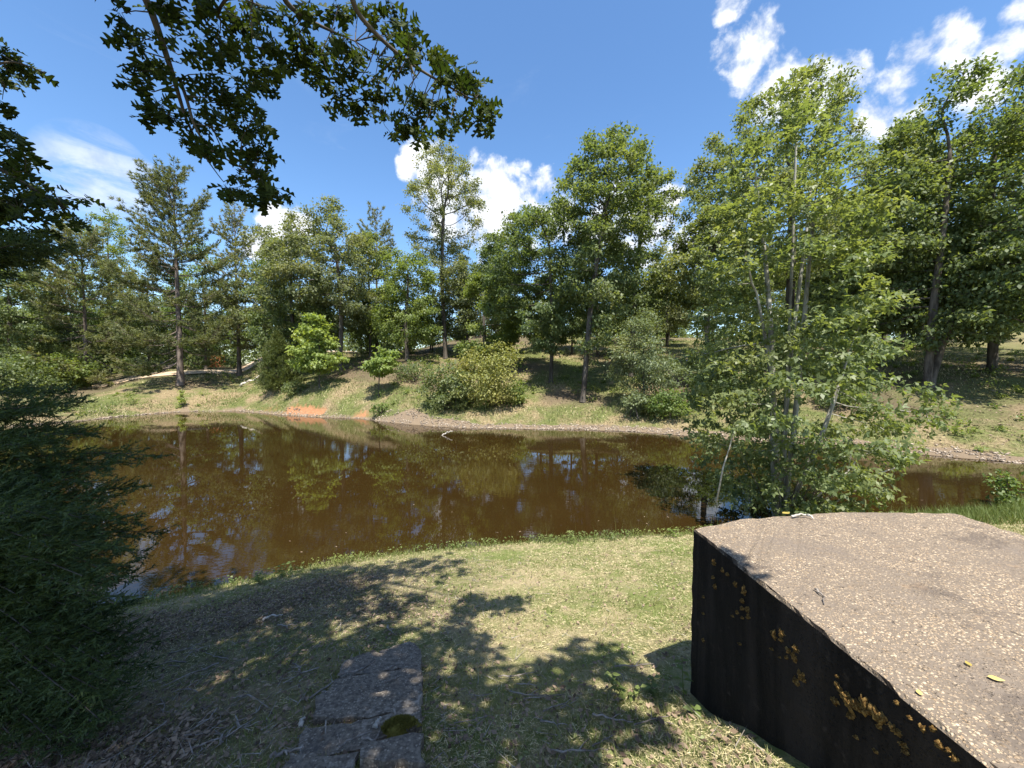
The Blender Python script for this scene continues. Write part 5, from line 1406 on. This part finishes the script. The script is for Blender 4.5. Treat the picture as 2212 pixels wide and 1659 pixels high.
# on the block
def bt(cx, cy, h=.0):
    xf, yf = (2600 + cx / 1.5447) * .5486, (1950 + cy / 1.5447) * .5486; d = ray(xf, yf); t = (2.148 + h - EYE[2]) / d[2]; return EYE + d * t
twig([bt(800, 128, .012), bt(850, 118, .012), bt(900, 122, .014), bt(935, 140, .010)], .007, 'bent pale twig lying at the back edge of the concrete block', side=True, m=M_DEADW, seed=81)
twig([bt(940, 570, .008), bt(990, 605, .008), bt(997, 660, .006)], .004, 'tiny hooked twig lying on top of the concrete block', side=False, seed=82)
M_YLEAF = leaf_mat('yellow_leaf', (0.34, 0.29, 0.06), (0.45, 0.38, 0.10), trans=.3, clump=0)
M_TAN = plain_mat('tan_leaf', (0.42, 0.30, 0.10), (0.60, 0.46, 0.18), 30)
def one_leaf(p, size, label, m, rz, cat='leaf'):
    b = MB(); f = np.linspace(0, 1, 6); w = np.array([.02, .22, .3, .26, .14, .01])
    V = [[x, y_, .16 * abs(y_) + .12 * (x - .5) ** 2] for x, q in zip(f, w) for y_ in (-q, 0, q)]
    Q = [(i * 3 + j, i * 3 + 3 + j, i * 3 + 4 + j, i * 3 + 1 + j) for i in range(5) for j in range(2)]
    b.add(np.array(V) * size, None, Q); o = link('fallen_leaf', b.mesh('fallen_leaf', m, True), loc=tuple(p)); o.rotation_euler = (0, 0, rz); tag(o, label, cat)
one_leaf(bt(745, 112, .012), .055, 'bright yellow leaf beside the twig on the back edge of the block', M_YLEAF, .3)
one_leaf(bt(1990, 1105, .004), .035, 'small yellow-tan leaf lying alone on the right part of the block top', M_TAN, -.4)
one_leaf(bt(1890, 1040, .004), .022, 'smallest yellow leaf on the block, behind the tan one', M_YLEAF, 1.2)
one_leaf(bt(1580, 1215, .004), .022, 'small yellowish leaf near the front edge of the block top', M_TAN, .9)

# weeds by the block
def weed(p, h, n, size, label, seed, m=M_LIME, rise=1.0, spread=.3):
    o = thing('weed', label, 'weed', p); g = rng(seed); s = MB(); l = MB()
    for k in range(n):
        d = nrm(np.array([g.normal() * spread, g.normal() * spread, rise])); hh = h * g.uniform(.6, 1); q = np.array([g.normal() * h * .12, g.normal() * h * .12, 0])
        f = np.linspace(0, 1, 5)[:, None]; pts = q + d * f * hh; s.tube(pts, np.linspace(.003, .0015, 5), 4, False)
        for e in range(1, 5):
            c = q + d * hh * e / 4.2; a0 = e * 1.57 + g.normal() * .3
            for sgn in (0, math.pi):
                th = a0 + sgn; A = np.array([[math.cos(th), math.sin(th), .15]]); l.leaves(c[None], np.array([[0, 0, 1.]]) + g.normal(size=(1, 3)) * .25, A, size * g.uniform(.7, 1.1), size * .55)
    link('stems', s.mesh('stems', m, True), o); link('leaves', l.mesh('leaves', m), o)
weed(cast(1484, 1516), .20, 1, .05, 'slender weed with paired leaves against the left face of the block', 91)
weed(cast(1515, 1545), .09, 1, .05, 'tiny low weed with broad leaves at the lower corner of the block', 92)
weed(cast(1352, 1515), .16, 4, .045, 'leafy yellowish weed in the grass left of the block', 93, M_GRASS, spread=.5)
weed(cast(1400, 1500), .10, 2, .045, 'small two-stemmed weed between the leafy weed and the block', 94, M_GRASS, spread=.5)
weed(cast(1452, 1162), .22, 3, .08, 'bright lime weed at the near water edge left of the block', 95)
weed(cast(1243, 1178), .26, 3, .05, 'tall thin-leaved weed on the near shore in front of the water', 96, M_GRASS)
weed(cast(620, 1245), .22, 5, .06, 'bright broad-leaved weed clump on the near shore at left', 97, M_LIME, spread=.5)
weed(cast(560, 1262), .20, 5, .055, 'fresh weed clump on the near shore just left of the broad-leaved clump', 98, M_LIME, spread=.5)
one_leaf(cast(1790, 1648) + np.array([0, 0, .05]), .07, 'yellow-green leaf in the grass at the foot of the block', M_YLEAF, .2)

# stick in the water and fallen timber on the far bank
twig([world_pt(952, 948, 17.6) * [1, 1, 0] + [0, 0, -.04], world_pt(965, 944, 17.6) * [1, 1, 0] + [0, 0, .12], world_pt(978, 941, 17.5) * [1, 1, 0] + [0, 0, .20]], .04, 'short bare branch end poking out of the pond', side=True, m=M_DEADW, seed=85, name='drift_branch', cat='branch')
a = cast(520, 838); e = cast(560, 816); twig([a + [0, 0, .15], (a + e) / 2 + [0, 0, .2], e + [0, 0, .18]], .11, 'pale fallen log end on the tan mound left of the juniper bush', side=False, m=M_DEADW, seed=86, name='fallen_log', cat='log')
a = at_depth(1470, 28); twig([a + [0, 0, .1], a + [.9, .2, .5], a + [1.9, .3, .9]], .05, 'bare fallen limb on the shaded slope below the meadow', side=True, m=M_DEADW, seed=87, name='fallen_branch', cat='branch')
